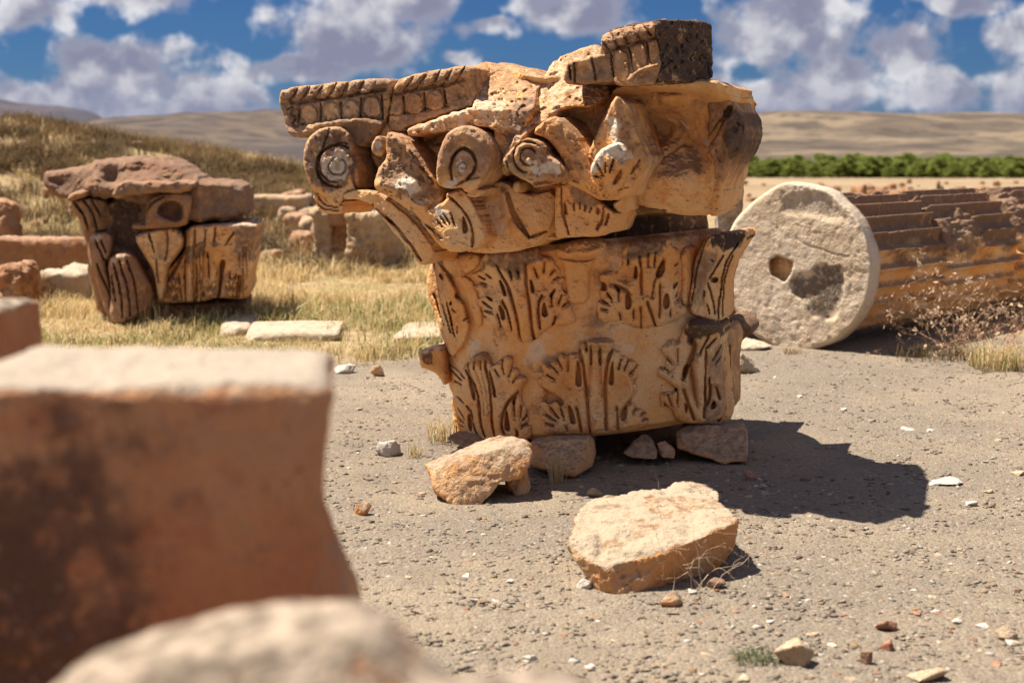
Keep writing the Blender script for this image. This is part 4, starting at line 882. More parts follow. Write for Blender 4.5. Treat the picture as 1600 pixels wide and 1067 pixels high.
tag(rock('carved_block', hs, 0.010, M_NEAR, None, amp=0.014, freq=5, pit=0.4, sm=8, loc=(-0.4, Yn + 0.15, 0), tint=lambda V, N: np.stack([np.zeros(len(V)), 0.9 * sstep(-V[:, 0] - 1.1 * (V[:, 2] - 0.8) + 0.5 * fbm(V, 7, 4, .6), 0.12, 0.55) * sstep(-N[:, 2], -0.4, 0), 0.8 * sstep(N[:, 2], 0.45, 0.8)], -1)), 'tall reddish carved block with pale top and concave right edge', 'stone block')  # dark lower left is a shadow put into the tint
Yl = 1.00
q = []
for x, y in [(-40, 1130), (20, 1062), (90, 1010), (200, 965), (320, 935), (430, 916), (540, 914), (590, 940), (620, 985), (660, 1035), (720, 1075)]:
    A = p2w(x, y, Yl); q += [A, A + np.array([0, 0.10, 0.004]), [A[0] * .97, A[1] - 0.10, A[2] - 0.10]]
q1 = np.array(q) - np.array([0, 0, 0.044]); base_z = q1[:, 2].min()
q2 = np.concatenate([q1[q1[:, 2] < base_z + 0.09], np.array([[x, y, -0.02] for x in (-0.42, 0.02) for y in (Yl - 0.1, Yl + 0.12)]), np.array([[x, y, base_z + 0.02] for x in (-0.42, 0.0) for y in (Yl - 0.1, Yl + 0.12)])])
q3 = np.array([p2w(x, y, Yl + d) for x, y, d in [(640, 1075, 0), (760, 1052, 0.02), (850, 1044, 0.04), (915, 1056, 0.02), (920, 1080, 0), (640, 1120, 0), (920, 1120, 0), (640, 1085, .14), (915, 1070, .14), (640, 1120, .12), (915, 1120, .12)]])
q4 = np.array([[x, y, z] for x in (-0.06, 0.04) for y in (Yl, Yl + 0.12) for z in (-0.02, q3[:, 2].min() + 0.01)])
tag(rock('leaning_block', [q1, q2, q3, q4], 0.008, M_NEAR, None, amp=0.006, freq=9, pit=0.5, sm=3, loc=(-0.2, Yl, 0), wx=(0.2, 0, 0), tint=lambda V, N: np.stack([np.zeros(len(V)), 0 * V[:, 0], 0.15 * sstep(N[:, 2], 0.3, 0.7)], -1)), 'sloping pale topped block in front of the carved block', 'stone block')
A = p2w(62, 470, 2.55); B_ = p2w(-150, 470, 2.25); A[2] = p2w(0, 478, 2.4)[2]
tag(rock('squared_block', [np.array([[x, y, z] for x in (B_[0], A[0]) for y in (2.25, 2.55) for z in (-0.02, A[2])])], 0.012, M_NEAR, None, amp=0.014, freq=7, loc=(A[0] - .1, 2.4, 0)), 'squared greyish block behind the carved block, its top edge showing', 'stone block')

# ================================================================== fallen fluted column
DC = p2w(1243, 417, 9.35); AX = np.array([0.67, 0.742, 0.0]); AX /= np.linalg.norm(AX)
SX = np.array([AX[1], -AX[0], 0.0]); UZ = np.array([0, 0, 1.0])
DR = 0.556
DC[2] = DR - 0.02
colm = empty('column_shaft', (DC[0], DC[1], 0), 'fallen fluted column with a pale round end face and square socket', 'column')
aa = np.linspace(0, 2 * math.pi, 120, endpoint=False)
rad = DR * (1 + 0.030 * fbm(np.stack([np.cos(aa), np.sin(aa), 0 * aa], -1), 2.5, 4) - 0.035 * np.exp(-((aa - 2.2) / .25) ** 2) - 0.02 * np.exp(-((aa - 0.9) / .18) ** 2))
ring = DC + np.outer(rad * np.cos(aa), SX) + np.outer(rad * np.sin(aa), UZ)
rx_, ry_ = w2p(ring)
def disc_depth(px, py):
    d = p2w(px, py, 1.0) - np.array([0, 0, CAM_H]); o = np.array([0, 0, CAM_H])
    return ((DC - o) @ AX) / (d @ AX)
carved('end_face', np.c_[rx_, ry_], disc_depth, 0.10, M_DISC, colm, step=2.0, rr=6, rd=0.03, din=AX, smooth_poly=0, rough=(0.0035, 15), rows=3,
    feats=[('hole', [(1203,409),(1204,406),(1215,399),(1219,401),(1236,407),(1239,409),(1237,422),(1235,427),(1228,438),(1224,440),(1208,430),(1204,427)], 0.20, 1.5), ('hole', [(1232,440),(1250,425),(1262,428),(1278,410),(1300,418),(1318,412),(1322,450),(1312,480),(1308,500),(1290,502),(1280,495),(1268,498),(1258,470),(1240,465)], 0.026, 4), ('tint', 1, [(1232,440),(1250,425),(1262,432),(1278,410),(1318,412),(1320,450),(1312,480),(1290,502),(1268,498),(1258,470),(1240,465)], 7, 0.80),
           ('hole', [(1222,300),(1290,296),(1312,318),(1330,345),(1300,352),(1262,340),(1215,340)], 0.016, 12), ('tint', 0, [(1222,296),(1290,296),(1312,320),(1320,340),(1290,330),(1215,340)], 5, 0.5), ('tint', 1, [(1140,490),(1180,490),(1235,500),(1225,545),(1190,540),(1150,520)], 4, 0.5), ('slot', [(1244,372),(1262,385),(1280,388),(1310,400),(1340,402)], 1.6, 0.006), ('tint', 1, [(1150,350),(1180,358),(1182,368),(1152,362)], 2, 0.5)])
def shaft(name, s0, s1, R, ph, seed, worn=0.0, ns=None, nf=24):
    na = nf * 16; ns = ns or int((s1 - s0) / 0.018)
    A_, S_ = np.meshgrid(np.linspace(0, 2 * math.pi, na, endpoint=False), np.linspace(s0, s1, ns))
    u = (A_ * nf / (2 * math.pi) + ph) % 1.0
    fl_ = np.sqrt(np.clip(1 - ((u - 0.5) / 0.45) ** 2, 0, 1)) * (np.abs(u - .5) < .45)
    P = np.stack([S_ * 1.0, np.cos(A_) * R * 2.2, np.sin(A_) * R * 2.2], -1)
    n_ = fbm(P, 1.1, 4, .55, off=seed * 7.1); n2_ = fbm(P, 5.0, 4, .6, off=seed * 3.3)
    w = sstep(n_ + worn, 0.14, 0.26) * sstep(np.sin(A_), -0.25, 0.25)                       # places where the flutes are broken away
    chipm = sstep(n2_, 0.22, 0.36) * (fl_ < 0.2)           # chipped arrises
    r_ = R - 0.060 * fl_ * (1 - w) - 0.022 * chipm - w * (0.030 + 0.045 * n2_) + 0.006 * n2_
    end = np.minimum(S_ - s0, s1 - S_); r_ = r_ - 0.02 * (1 - sstep(end + 0.02 * n2_, 0, 0.03))
    Pw = DC + S_[..., None] * AX + (r_ * np.cos(A_))[..., None] * SX + (r_ * np.sin(A_))[..., None] * UZ
    i_ = np.arange(na * ns).reshape(ns, na); j_ = np.roll(i_, -1, 1)
    Q = np.stack([i_[:-1], j_[:-1], j_[1:], i_[1:]], -1).reshape(-1, 4).tolist()
    V = np.concatenate([Pw.reshape(-1, 3), [DC + s0 * AX, DC + s1 * AX]]); nb = na * ns
    Q += [(j_[0, k], i_[0, k], nb) for k in range(na)] + [(i_[-1, k], j_[-1, k], nb + 1) for k in range(na)]
    V[:, 2] = np.maximum(V[:, 2], -0.05)
    c = np.zeros((len(V), 3)); up_ = np.concatenate([np.sin(A_).ravel(), [0, 0]]); nn = np.concatenate([n2_.ravel(), [0, 0]])
    c[:, 0] = 0.9 * sstep(up_ + 0.5 * nn, -0.15, 0.35); c[:, 1] = 0.42 * sstep(up_ + 0.9 * nn, -0.25, 0.25)
    return mesh_obj(name, V, Q, M_STONE, colm, c)
shaft('fluted_drum', 0.09, 1.30, 0.478, 0.1, 1, 0.02)
DCk = DC.copy(); DC = DC + np.array([-0.02, -0.03, -0.01])
shaft('fluted_drum', 1.33, 2.6, 0.485, 0.45, 3, 0.22)
DC = DCk
shaft('fluted_drum', 2.63, 5.4, 0.468, 0.3, 6, 0.04)
# a second shaft lying behind it
DC0 = DC.copy(); colm1 = colm
colm = empty('column_shaft', p2w(1640, 430, 14.2) * np.array([1, 1, 0]), 'second fluted column fragment lying behind the first column', 'column')
DC = p2w(1480, 385, 13.6); DC[2] = 0.45
shaft('fluted_drum', 0.5, 3.4, 0.47, 0.2, 9, 0.05)
DC = DC0
# block with pale crust standing between capital and column, seen past the capital
hP = W(Zm(0, 0, 1), [(1128,262,9.9),(1150,258,9.95),(1158,275,9.9),(1160,300,9.85),(1150,335,9.8),(1125,345,9.8),(1120,290,9.8),(1128,255,10.4),(1158,270,10.4),(1155,340,10.3)])
lowp = hP.copy(); lowp[:, 2] = np.where(lowp[:, 2] < hP[:, 2].mean(), -0.03, lowp[:, 2] - .1)
tag(rock('upright_stone', [hP, lowp], 0.014, M_PALE, None, amp=0.03, freq=6, loc=(hP[:, 0].mean(), hP[:, 1].mean(), 0), tint=lambda V, N: np.stack([0.8 + 0 * V[:, 0], 0.5 * (fbm(V, 6, 3) > 0), 0 * V[:, 0]], -1)), 'upright grey crusted stone peeping out between capital and column', 'stone')
# slab and stone by the column's end
def simple_rock(name, px, py, wpx, hpx, dm, label, cat='stone', mat=None, seed=1, depth=None, amp=None, group=None, vox=None, wx=(0, 0, 0), flat=0.0):
    c = gnd(px, py, 0.0); sc = c[1] / F
    w = wpx * sc; h = hpx * sc; d = depth or w * 0.7
    c[1] += d * 0.4; zg = float(gz(c[0], c[1]))
    r9 = np.random.default_rng(seed); P = r9.normal(size=(11, 3)); P /= np.linalg.norm(P, axis=1)[:, None]; P *= 0.42 + 0.16 * r9.random((11, 1))
    P = P / (P.max(0) - P.min(0)) * np.array([w, d, h * 1.35]); P[:, 2] += zg - 0.3 * h - P[:, 2].min(); P[:, :2] += c[:2] - (P[:, :2].max(0) + P[:, :2].min(0)) / 2
    o = rock(name, [P], vox or max(0.004, w / 26), mat or M_ROCK, None, amp=amp or w * 0.06, freq=2.2 / w, pit=0.6, loc=(c[0], c[1], zg), wx=wx)
    return tag(o, label, cat, group)
simple_rock('flat_stone', 1178, 548, 74, 14, 0, 'flat cream slab lying below the round column end', 'slab', M_PALE, 3, 0.35)
simple_rock('loose_stone', 1168, 584, 50, 32, 0, 'white and orange stone beside the leaf block and column end', mat=M_PALE, seed=5)

# ================================================================== second capital, on the grass to the left
L8 = Zm(0, 220, 3.441); L1 = Zm(60, 230, 3.81); L2 = Zm(220, 330, 5.93)
YL = 10.75
lc = empty('ruined_capital', p2w(250, 500, YL + 0.5) * np.array([1, 1, 0]), 'weathered brown capital with a broken slab on top, standing in dry grass', 'capital')
def lcv(name, poly, base, thick, feats=(), **kw):
    kw.setdefault('step', 1.6); kw.setdefault('rr', 6); kw.setdefault('rd', 0.06); kw.setdefault('rough', (0.010, 12)); kw.setdefault('din', (-0.12, 0.99, 0)); kw.setdefault('wx', (0.35, 0.30, 0))
    return carved(name, poly, base, thick, kw.pop('mat', M_OLD), lc, feats=feats, **kw)
def sl(f, lst, w, d=0.06): return [('slot', f(s), w, d) for s in lst]
lcv('top_slab', L8([(228,190),(260,160),(450,140),(500,105),(680,88),(880,90),(950,120),(1070,200),(1130,225),(1290,225),(1332,310),(1318,432),(1000,442),(700,320),(450,302),(370,312),(310,312),(240,250)]),
    lambda x,y: YL-0.10+np.clip(290-y,0,50)*0.0045+np.clip(x-310,0,90)*0.003+np.clip(150-x,0,80)*0.004, 1.0,
    [('bump',*L8([(600,200)])[0],14,14,-0.12),('bump',*L8([(330,230)])[0],20,12,-0.1),('tint',0,L8([(450,140),(680,88),(760,220),(600,300),(460,300)]),5,0.6),('tint',1,L8([(230,180),(440,170),(450,250),(360,310),(240,250)]),3,0.7)], rough=(0.03,6), rr=9, rd=0.12, jag=5, wx=(0.6,0.5,0))
lcv('abacus', L8([(595,290),(640,213),(780,220),(1050,213),(1057,240),(1000,282),(800,280),(690,302),(610,307)]), YL-0.30, 0.6, [('tint',0,L8([(590,290),(640,200),(1060,200),(1050,260),(620,310)]),4,0.6)], rough=(0.02,9), jag=3)
lcv('abacus', L8([(358,312),(380,280),(460,263),(470,300),(372,328)]), YL-0.22, 0.5, jag=2)
lcv('volute', L8([(700,478),(720,440),(775,440),(790,330),(830,290),(990,272),(1035,300),(1012,420),(1000,462),(840,475)]), YL-0.22, 0.5,
    [('hole',L8([(840,400),(850,350),(900,315),(985,330),(988,425),(930,440)]),0.14,5),('bump',*L8([(870,430)])[0],9,9,0.08),('slot',L8([(775,450),(800,340),(880,300)]),2,0.05)])
lcv('volute', L8([(355,322),(470,308),(605,320),(605,485),(478,492),(425,425)]), lambda x,y: YL-0.12+np.clip(x-140,0,40)*0.006, 0.6, sl(L8,[[(400,330),(450,400),(480,480)],[(450,320),(500,390),(520,480)],[(490,315),(540,400)]],2.2,0.07)+[('tint',1,L8([(540,300),(620,310),(620,480),(560,480)]),4,0.5)])
lcv('bell', L8([(470,495),(590,300),(780,290),(990,460),(990,545),(900,690),(890,872),(820,885),(590,960),(565,800),(500,720),(470,620)]), lambda x,y: YL+0.02+np.abs(x-215)*0.001, 0.9,
    [('tint',1,L8([(580,300),(770,300),(760,480),(800,640),(820,860),(740,860),(760,700),(600,560)]),6,0.9)])
lcv('acanthus_leaf', L8([(470,500),(600,485),(612,560),(590,640),(560,640),(600,800),(600,950),(570,940),(520,760),(475,640)]), YL-0.08, 0.4, sl(L8,[[(510,530),(560,640)],[(540,530),(570,600)],[(520,660),(590,830)]],1.6)+[('tint',2,L8([(475,500),(540,500),(540,540),(490,540)]),3,0.5)])
lcv('acanthus_leaf', L8([(575,640),(640,600),(720,610),(760,680),(835,800),(822,885),(740,955),(640,985),(585,965),(600,800)]), lambda x,y: YL-0.24+np.abs(x-195)*0.003, 0.5, sl(L8,[[(640,640),(690,800),(700,940)],[(680,640),(730,780),(740,930)],[(610,660),(650,800),(660,950)],[(600,720),(620,860)]],1.7,0.07)+[('tint',2,L8([(575,645),(640,600),(690,620),(600,680)]),3,0.5),('tint',0,L8([(640,600),(760,660),(830,820),(740,760)]),4,0.6)])
lcv('acanthus_leaf', L8([(720,520),(760,490),(900,463),(965,478),(990,555),(930,640),(895,690),(885,850),(850,858),(830,700),(770,610)]), YL-0.20, 0.4, sl(L8,[[(895,470),(905,560),(890,640)],[(800,500),(830,600)],[(840,640),(850,760)]],1.7,0.05)+[('tint',1,L8([(785,500),(810,500),(810,545),(790,545)]),2,0.8)], mat=M_STONE)
lcv('leaf_block', L2([(410,130),(700,120),(1080,100),(1085,200),(1060,280),(1060,450),(1010,600),(1020,780),(960,820),(700,800),(580,840),(230,855),(130,840),(220,560),(380,410),(420,330)]), lambda x,y: YL-0.12+np.abs(x-330)*0.0012, 0.9,
    sl(L2,[[(410,460),(415,840)],[(480,470),(480,700),(500,840)],[(350,580),(380,840)],[(560,560),(560,830)],[(520,500),(520,820)],[(960,500),(920,700),(900,820)],[(910,600),(880,820)],[(320,720),(350,850)],[(620,380),(640,620)],[(820,560),(860,820)],[(690,150),(680,320)],[(600,170),(590,320)],[(500,170),(500,320)],[(860,200),(780,310)]],1.8,0.07)
    +[('hole',L2(h),0.09) for h in ([(335,610),(360,670),(320,680)],[(545,590),(560,680),(535,680)],[(310,760),(325,830),(300,830)],[(580,730),(600,790),(575,795)],[(890,550),(880,640),(850,640)],[(935,420),(965,475),(920,440)],[(830,710),(840,780),(825,780)],[(790,680),(810,670),(800,700)])]
    +[('slot',L2([(760,470),(720,640),(710,790)]),6,0.14),('slot',L2([(220,700),(260,640),(380,420)]),3,0.10),('ridge',L2([(460,160),(450,400),(450,820)]),5,0.06),('ridge',L2([(690,340),(690,480),(660,620)]),7,0.06),('tint',0,L2([(400,330),(520,330),(530,470),(400,480)]),3,0.9),('tint',0,L2([(820,100),(1090,90),(1080,480),(900,450)]),5,0.8),('tint',2,L2([(700,120),(1080,95),(1080,130),(880,160)]),2,0.6)], mat=M_STONE, rough=(0.012,14), wx=(0.2,0.12,0))
for x0 in (470, 560, 690, 960):
    lcv('leaf_rib', L2([(x0-42,300),(x0-20,280),(x0+22,280),(x0+40,310),(x0+34,560),(x0+22,800),(x0-24,805),(x0-36,560)]), lambda x,y: YL-0.155+np.abs(x-330)*0.0012, 0.10, sl(L2,[[(x0-14,330),(x0-8,790)],[(x0+16,330),(x0+10,790)]],1.3,0.05)+[('hole',L2([(x0-32,520),(x0-22,600),(x0-30,640)]),0.05),('tint',0,L2([(x0-50,270),(x0+50,270),(x0+45,420),(x0-45,420)]),3,0.8)], mat=M_STONE, rr=5, rd=0.05, wx=(0.1,0.05,0))
for cx in (300, 640, 830):
    lcv('leaf_lobe', L2([(cx-50,720),(cx-62,660),(cx-36,640),(cx-20,600),(cx+6,630),(cx+34,610),(cx+46,660),(cx+70,690),(cx+50,740),(cx+10,800),(cx-30,800)]), lambda x,y: YL-0.165+np.abs(x-330)*0.0012, 0.08, sl(L2,[[(cx-44,690),(cx-10,740)],[(cx-22,640),(cx,720)],[(cx+26,640),(cx+10,720)],[(cx+56,690),(cx+18,740)]],1.3,0.05), mat=M_STONE, rr=5, rd=0.05, wx=(0.1,0.05,0))
lcv('foot', L2([(110,830),(300,850),(980,820),(975,930),(880,960),(300,975),(120,1000)]), YL+0.12, 0.7, wx=(0,0.6,0), rr=6, rd=0.1)
back = np.array([p2w(x, y, Y) for x, y, Y in [(120,300,YL+.5),(370,310,YL+.6),(150,490,YL+.4),(380,480,YL+.5),(140,300,YL+1.3),(370,310,YL+1.3),(170,490,YL+1.2),(370,480,YL+1.2)]])
rock('core', [back], 0.03, M_OLD, lc, amp=0.05, freq=3)

# ================================================================== ruins on the bank: blocks, posts, rubble
def ruin(name, px, py, wpx, hpx, Y, label, seed, depth=0.5, cat='stone block', mat=None, yaw=0.0, group=None, jit=0.10, cham=0.15, amp=0.03, vox=None, sink=0.15, tilt=(0, 0), base_z=None):
    """(px, py): middle of the visible foot"""
    if Y is None:                             # where the view ray meets the bank
        ys = np.linspace(10, 40, 600); L_ = p2w(np.full(600, px), np.full(600, py), ys)
        hit = np.where(L_[:, 2] <= gz(L_[:, 0], L_[:, 1]))[0]; Y = float(ys[hit[0]]) if len(hit) else 20.0
    A = p2w(px, py, Y); sc = Y / F
    zg = float(gz(A[0], A[1] + depth / 2)) if base_z is None else base_z
    h = hpx * sc + (A[2] - zg) + (sink if base_z is None else 0)
    P = block_pts((A[0], A[1] + depth / 2, zg - (sink if base_z is None else 0)), (wpx * sc, depth, h), yaw=yaw, jit=jit, seed=seed, cham=cham, tilt=tilt)
    o = rock(name, [P], vox or 0.03, mat or M_PALE, None, amp=amp, freq=6.0, pit=1.2, sm=1, loc=(A[0], A[1] + depth / 2, zg))
    return tag(o, label, cat, group)
ruin('fallen_block', 62, 416, 175, 36, 14.0, 'long low wall block with a pale top, left of the ruined capital', 1, 0.6, mat=M_OLD, yaw=0.03, tilt=(0, 0.02))
ruin('fallen_block', 430, 340, 96, 30, None, 'long pale topped wall block right of the ruined capital', 2, 0.7, mat=M_WALL, yaw=-0.04)
ruin('stone_post', 503, 410, 27, 78, 15.6, 'narrow upright wall post at the left of the rubble infill', 3, 0.35, 'post', M_WALL, yaw=0.05, jit=0.07, amp=0.05, vox=0.022)
ruin('stone_post', 580, 416, 58, 78, 15.2, 'broad upright square wall post at the right of the rubble infill', 4, 0.55, 'post', M_WALL, yaw=-0.35, jit=0.07, amp=0.05, vox=0.02)
fill = [(522,408,26,20),(543,406,20,16),(520,390,22,18),(540,388,20,18),(518,374,20,16),(536,370,26,18),(550,376,14,16)]
for k, (x, y, w, h) in enumerate(fill):
    ruin('rubble_stone', x, y, w, h, 15.7, 'small brown rubble stone packed between the two wall posts', 20 + k, 0.3, 'stone', M_OLD, jit=0.25, cham=0.4, group='rubble between the wall posts', amp=0.02, vox=0.02, base_z=float(p2w(x, y, 15.7)[2]))
ruin('rubble_stone', 530, 354, 36, 24, 15.6, 'squarish brown rubble stone topping the infill between the posts', 41, 0.35, 'stone', M_OLD, jit=0.12, amp=0.02, vox=0.02, base_z=float(p2w(530, 354, 15.6)[2]))
ruin('rubble_stone', 556, 341, 44, 24, 15.5, 'white rounded stone resting on top of the wall infill', 42, 0.35, 'stone', M_PALE, jit=0.3, cham=0.5, amp=0.03, vox=0.02, base_z=float(p2w(556, 341, 15.5)[2]))
for k, (x, y, w, h) in enumerate([(455,335,30,26),(478,352,26,22),(460,372,30,30),(482,378,24,26),(470,400,34,26),(446,352,22,18)]):
    ruin('rubble_stone', x, y, w, h, None, 'tumbled rubble stone heaped against the narrow wall post', 60 + k, 0.4, 'stone', M_WALL if k % 2 else M_OLD, jit=0.3, cham=0.5, group='rubble heaped by the narrow post', amp=0.03, vox=0.025)
for k, (x, y, w, h, lab) in enumerate([(95,452,66,22,'pale squared block half hidden in grass left of the ruined capital'),(118,438,40,14,'small pale block behind the half hidden squared block'),(165,388,22,16,'white stone on the bank above the long low block')]):
    ruin('fallen_block', x, y, w, h, [12.4, 13.2, None][k], lab, 80 + k, 0.3, mat=M_PALE, jit=0.2)
ruin('dark_boulder', -6, 372, 34, 30, 15.5, 'dark boulder on the bank beyond the long low block', 90, 0.5, 'boulder', M_OLD, jit=0.4, cham=0.8, amp=0.06)
ruin('carved_fragment', 14, 466, 50, 34, 11.6, 'curled carved fragment lying in dry weeds left of the pale block', 91, 0.4, 'fragment', M_OLD, jit=0.35, cham=0.75, vox=0.02, amp=0.05)
for k, (x, y, w, lab) in enumerate([(452,530,134,'wide flat slab flush in the grass right of the ruined capital'),(662,532,70,'pale flat slab beside the left edge of the leaf block'),(365,520,40,'small grey slab at the foot of the ruined capital'),(735,505,60,'flat slab hidden behind the leaf block')][:3]):
    c = gnd(x, y, 0.0); sc = c[1] / F
    P = block_pts((c[0], c[1] + 0.25, -0.05), (w * sc, 0.75, 0.10), yaw=0.08 * (-1) ** k, jit=0.2, seed=100 + k, cham=0.4)
    tag(rock('flat_stone', [P], 0.014, M_PALE, None, amp=0.02, freq=4, loc=(c[0], c[1] + .25, 0)), lab, 'flat stone')

# ================================================================== far field, pines, hills
pts = rng.random((400, 2))
RK = []
for k in range(5):
    me = None
    V, N, Q = rock_arrays([block_pts((0, 0, 0), (1, .8, .8), jit=0.35, seed=200 + k, cham=0.5)], 0.14, 1)
    V = V + N * (0.08 * fbm(V, 2.5, 3))[:, None]
    me = bpy.data.meshes.new('field_stone')
    me.from_pydata((V - [0, 0, 0.15]).tolist(), [], Q.tolist()); me.materials.append(M_OLD); RK.append(me)
lines = [(1335, 262, 1465, 282, 62), (1350, 292, 1420, 286, 55), (1480, 288, 1600, 288, 60), (1430, 300, 1600, 306, 46), (1260, 282, 1310, 276, 70), (1500, 312, 1600, 316, 40)]
for k in range(90):
    if k < 60:
        a = lines[k % 6]; tt_ = random.random()
        px = a[0] + (a[2] - a[0]) * tt_ + random.gauss(0, 4); Y = a[4] * random.uniform(0.92, 1.1)
    else:
        px = random.uniform(1160, 1600); Y = random.uniform(38, 140)
    x = (px - 800) / F * Y; z = float(gz(x, Y))
    o = bpy.data.objects.new('field_stone', RK[k % 5]); COL.objects.link(o)
    s = random.uniform(0.18, 0.55) * (1.4 if k < 20 else 1)
    o.location = (x, Y, z); o.scale = (s, s, s * random.uniform(.6, 1.1)); o.rotation_euler = (0, 0, random.uniform(0, 6))
    tag(o, 'small brown ruin stone scattered over the dry field beyond the columns', 'stone', 'ruin stones in the far field')
for k in range(46):
    x = random.uniform(-9.5, -1.4); Y = random.uniform(14.8, 25)
    o = bpy.data.objects.new('bank_stone', RK[k % 5]); COL.objects.link(o); s = random.uniform(.07, .22)
    o.location = (x, Y, float(gz(x, Y))); o.scale = (s, s, s * .7); o.rotation_euler = (0, 0, random.uniform(0, 6))
    tag(o, 'small rubble stone scattered over the grassy bank behind the ruins', 'stone', 'rubble stones on the bank')
mw, t, b = material('weathered_wood'); b.inputs['Base Color'].default_value = (0.16, 0.095, 0.055, 1)
for px, h, Y, lab in [(1348, 26, 48, 'lone dark fence post in the dry field beyond the round column end'), (1463, 32, 45, 'dark fence post with a leaning brace in the dry field')]:
    x = (px - 800) / F * Y; z = float(gz(x, Y)); hh = h * Y / F
    e = empty('fence_post', (x, Y, z), lab, 'fence post')
    bm = bmesh.new(); bmesh.ops.create_cone(bm, segments=10, radius1=0.075, radius2=0.06, depth=hh + .3, cap_ends=True); bmesh.ops.translate(bm, vec=(0, 0, hh / 2 - .1), verts=bm.verts)
    for v in bm.verts: v.co.x += 0.03 * math.sin(v.co.z * 5); v.co.z += 0.02 * (v.co.x > 0)
    me = bpy.data.meshes.new('shaft'); bm.to_mesh(me); bm.free(); me.materials.append(mw)
    o = bpy.data.objects.new('shaft', me); COL.objects.link(o); o.parent = e
    if 'brace' in lab:
        bm = bmesh.new(); bmesh.ops.create_cone(bm, segments=8, radius1=0.05, radius2=0.04, depth=hh * 1.2, cap_ends=True)
        bmesh.ops.rotate(bm, cent=(0, 0, 0), matrix=Matrix.Rotation(math.radians(-32), 3, 'Y'), verts=bm.verts); bmesh.ops.translate(bm, vec=(0.30, 0.06, hh * 0.46), verts=bm.verts)
        me = bpy.data.meshes.new('brace'); bm.to_mesh(me); bm.free(); me.materials.append(mw)
        o = bpy.data.objects.new('brace', me); COL.objects.link(o); o.parent = e

M_PINE = attr_mat('pine_needles', 0.8, 0, 0.25, 2.0, 0.3)
M_BARK, t, b = material('pine_bark'); b.inputs['Base Color'].default_value = (0.11, 0.07, 0.045, 1)
def pine_meshes(seed):
    r = np.random.default_rng(seed); H = 4.6
    # crown: clumps along branches, each clump many small needle faces
    V, T, C = [], [], []; o = 0
    nb = 46
    for k in range(nb):
        f = (k + r.random()) / nb; zc = 0.5 + (H - 0.5) * f
        R = 1.75 * (1 - f) ** 0.62 * (0.75 + 0.4 * r.random()) * (0.6 + 0.4 * min(1, f * 6)) + 0.12
        a = r.random() * 6.283
        for j in range(5):
            q = (0.35 + 0.65 * (j + r.random()) / 5) * R
            c = np.array([q * math.cos(a), q * math.sin(a), zc + 0.10 * q + r.normal() * .08])
            n = 16; s = 0.30 * (0.7 + .5 * r.random())
            ctr = c + r.normal(size=(n, 3)) * [s * .75, s * .75, s * .5]
            d1 = r.normal(size=(n, 3)); d1 /= np.linalg.norm(d1, axis=1)[:, None]; d2 = np.cross(d1, r.normal(size=(n, 3))); d2 /= np.linalg.norm(d2, axis=1)[:, None]
            ln = (0.16 + 0.16 * r.random((n, 1)))
            P = np.stack([ctr - d1 * ln, ctr + d2 * ln * .55, ctr + d1 * ln], 1).reshape(-1, 3)
            V.append(P); T.append(np.arange(n * 3).reshape(-1, 3) + o); o += n * 3
            g = np.array([0.205, 0.255, 0.058]) * (0.6 + 0.8 * r.random()) + np.array([0.02, 0.012, 0]) * r.random()
            C.append(np.tile(g, (n * 3, 1)))
    cr = mesh_obj('crown', np.concatenate(V), np.concatenate(T), M_PINE, None, np.concatenate(C), smooth=False)
    bm = bmesh.new(); bmesh.ops.create_cone(bm, segments=8, radius1=0.13, radius2=0.03, depth=H * .92, cap_ends=True); bmesh.ops.translate(bm, vec=(0, 0, H * .46 - .1), verts=bm.verts)
    for k in range(7):
        a = k * 2.4; z0 = 0.7 + 0.45 * k
        g = bmesh.ops.create_cone(bm, segments=5, radius1=0.04, radius2=0.012, depth=1.2 * (1 - k / 9), cap_ends=True)['verts']
        bmesh.ops.rotate(bm, cent=(0, 0, 0), matrix=Matrix.Rotation(1.25, 3, 'Y'), verts=g); bmesh.ops.translate(bm, vec=(.5 * (1 - k / 9), 0, z0), verts=g); bmesh.ops.rotate(bm, cent=(0, 0, 0), matrix=Matrix.Rotation(a, 3, 'Z'), verts=g)
    me = bpy.data.meshes.new('trunk'); bm.to_mesh(me); bm.free(); me.materials.append(M_BARK)
    m1 = cr.data; bpy.data.objects.remove(cr)
    return m1, me
PM = [pine_meshes(300 + k) for k in range(4)]
k = 0
for row, (Y0, n) in enumerate([(262, 58), (285, 58), (312, 56), (338, 50)]):
    for i in range(n):
        px = 1120 + (i + random.uniform(-.45, .45)) * 560 / n
        if row > 1 and 1312 < px < 1322: continue
        Y = Y0 * random.uniform(.97, 1.03) - (px - 1160) * 0.05
        x = (px - 800) / F * Y
        e = empty('pine_tree', (x, Y, float(gz(x, Y)) - .1), 'young green pine in the tree belt along the far edge of the field', 'tree', 'pines in the far belt')
        s = random.choice([.7, .8, .85, .9, 1.0, 1.05, 1.2]) * random.uniform(.85, 1.1) * (1.0 if row else .8) * (1.0 - 0.10 * (px > 1480)); e.scale = (s * 1.45, s * 1.45, s * 0.80); e.rotation_euler = (0, 0, random.uniform(0, 6))
        cm, tm = PM[k % 4]; k += 1
        for nm, me in (('crown', cm), ('trunk', tm)):
            o = bpy.data.objects.new(nm, me); COL.objects.link(o); o.parent = e
for px, Y, s in [(462, 150, .62), (474, 156, .75)]:
    x = (px - 800) / F * Y
    e = empty('bush', (x, Y, float(gz(x, Y)) - .8), 'dark green bush on the pale field, seen under the overhanging volute', 'bush', 'bushes under the volute')
    e.scale = (s * 1.6, s * 1.6, s * .75)
    o = bpy.data.objects.new('crown', PM[0][0]); COL.objects.link(o); o.parent = e
    o = bpy.data.objects.new('trunk', PM[0][1]); COL.objects.link(o); o.parent = e

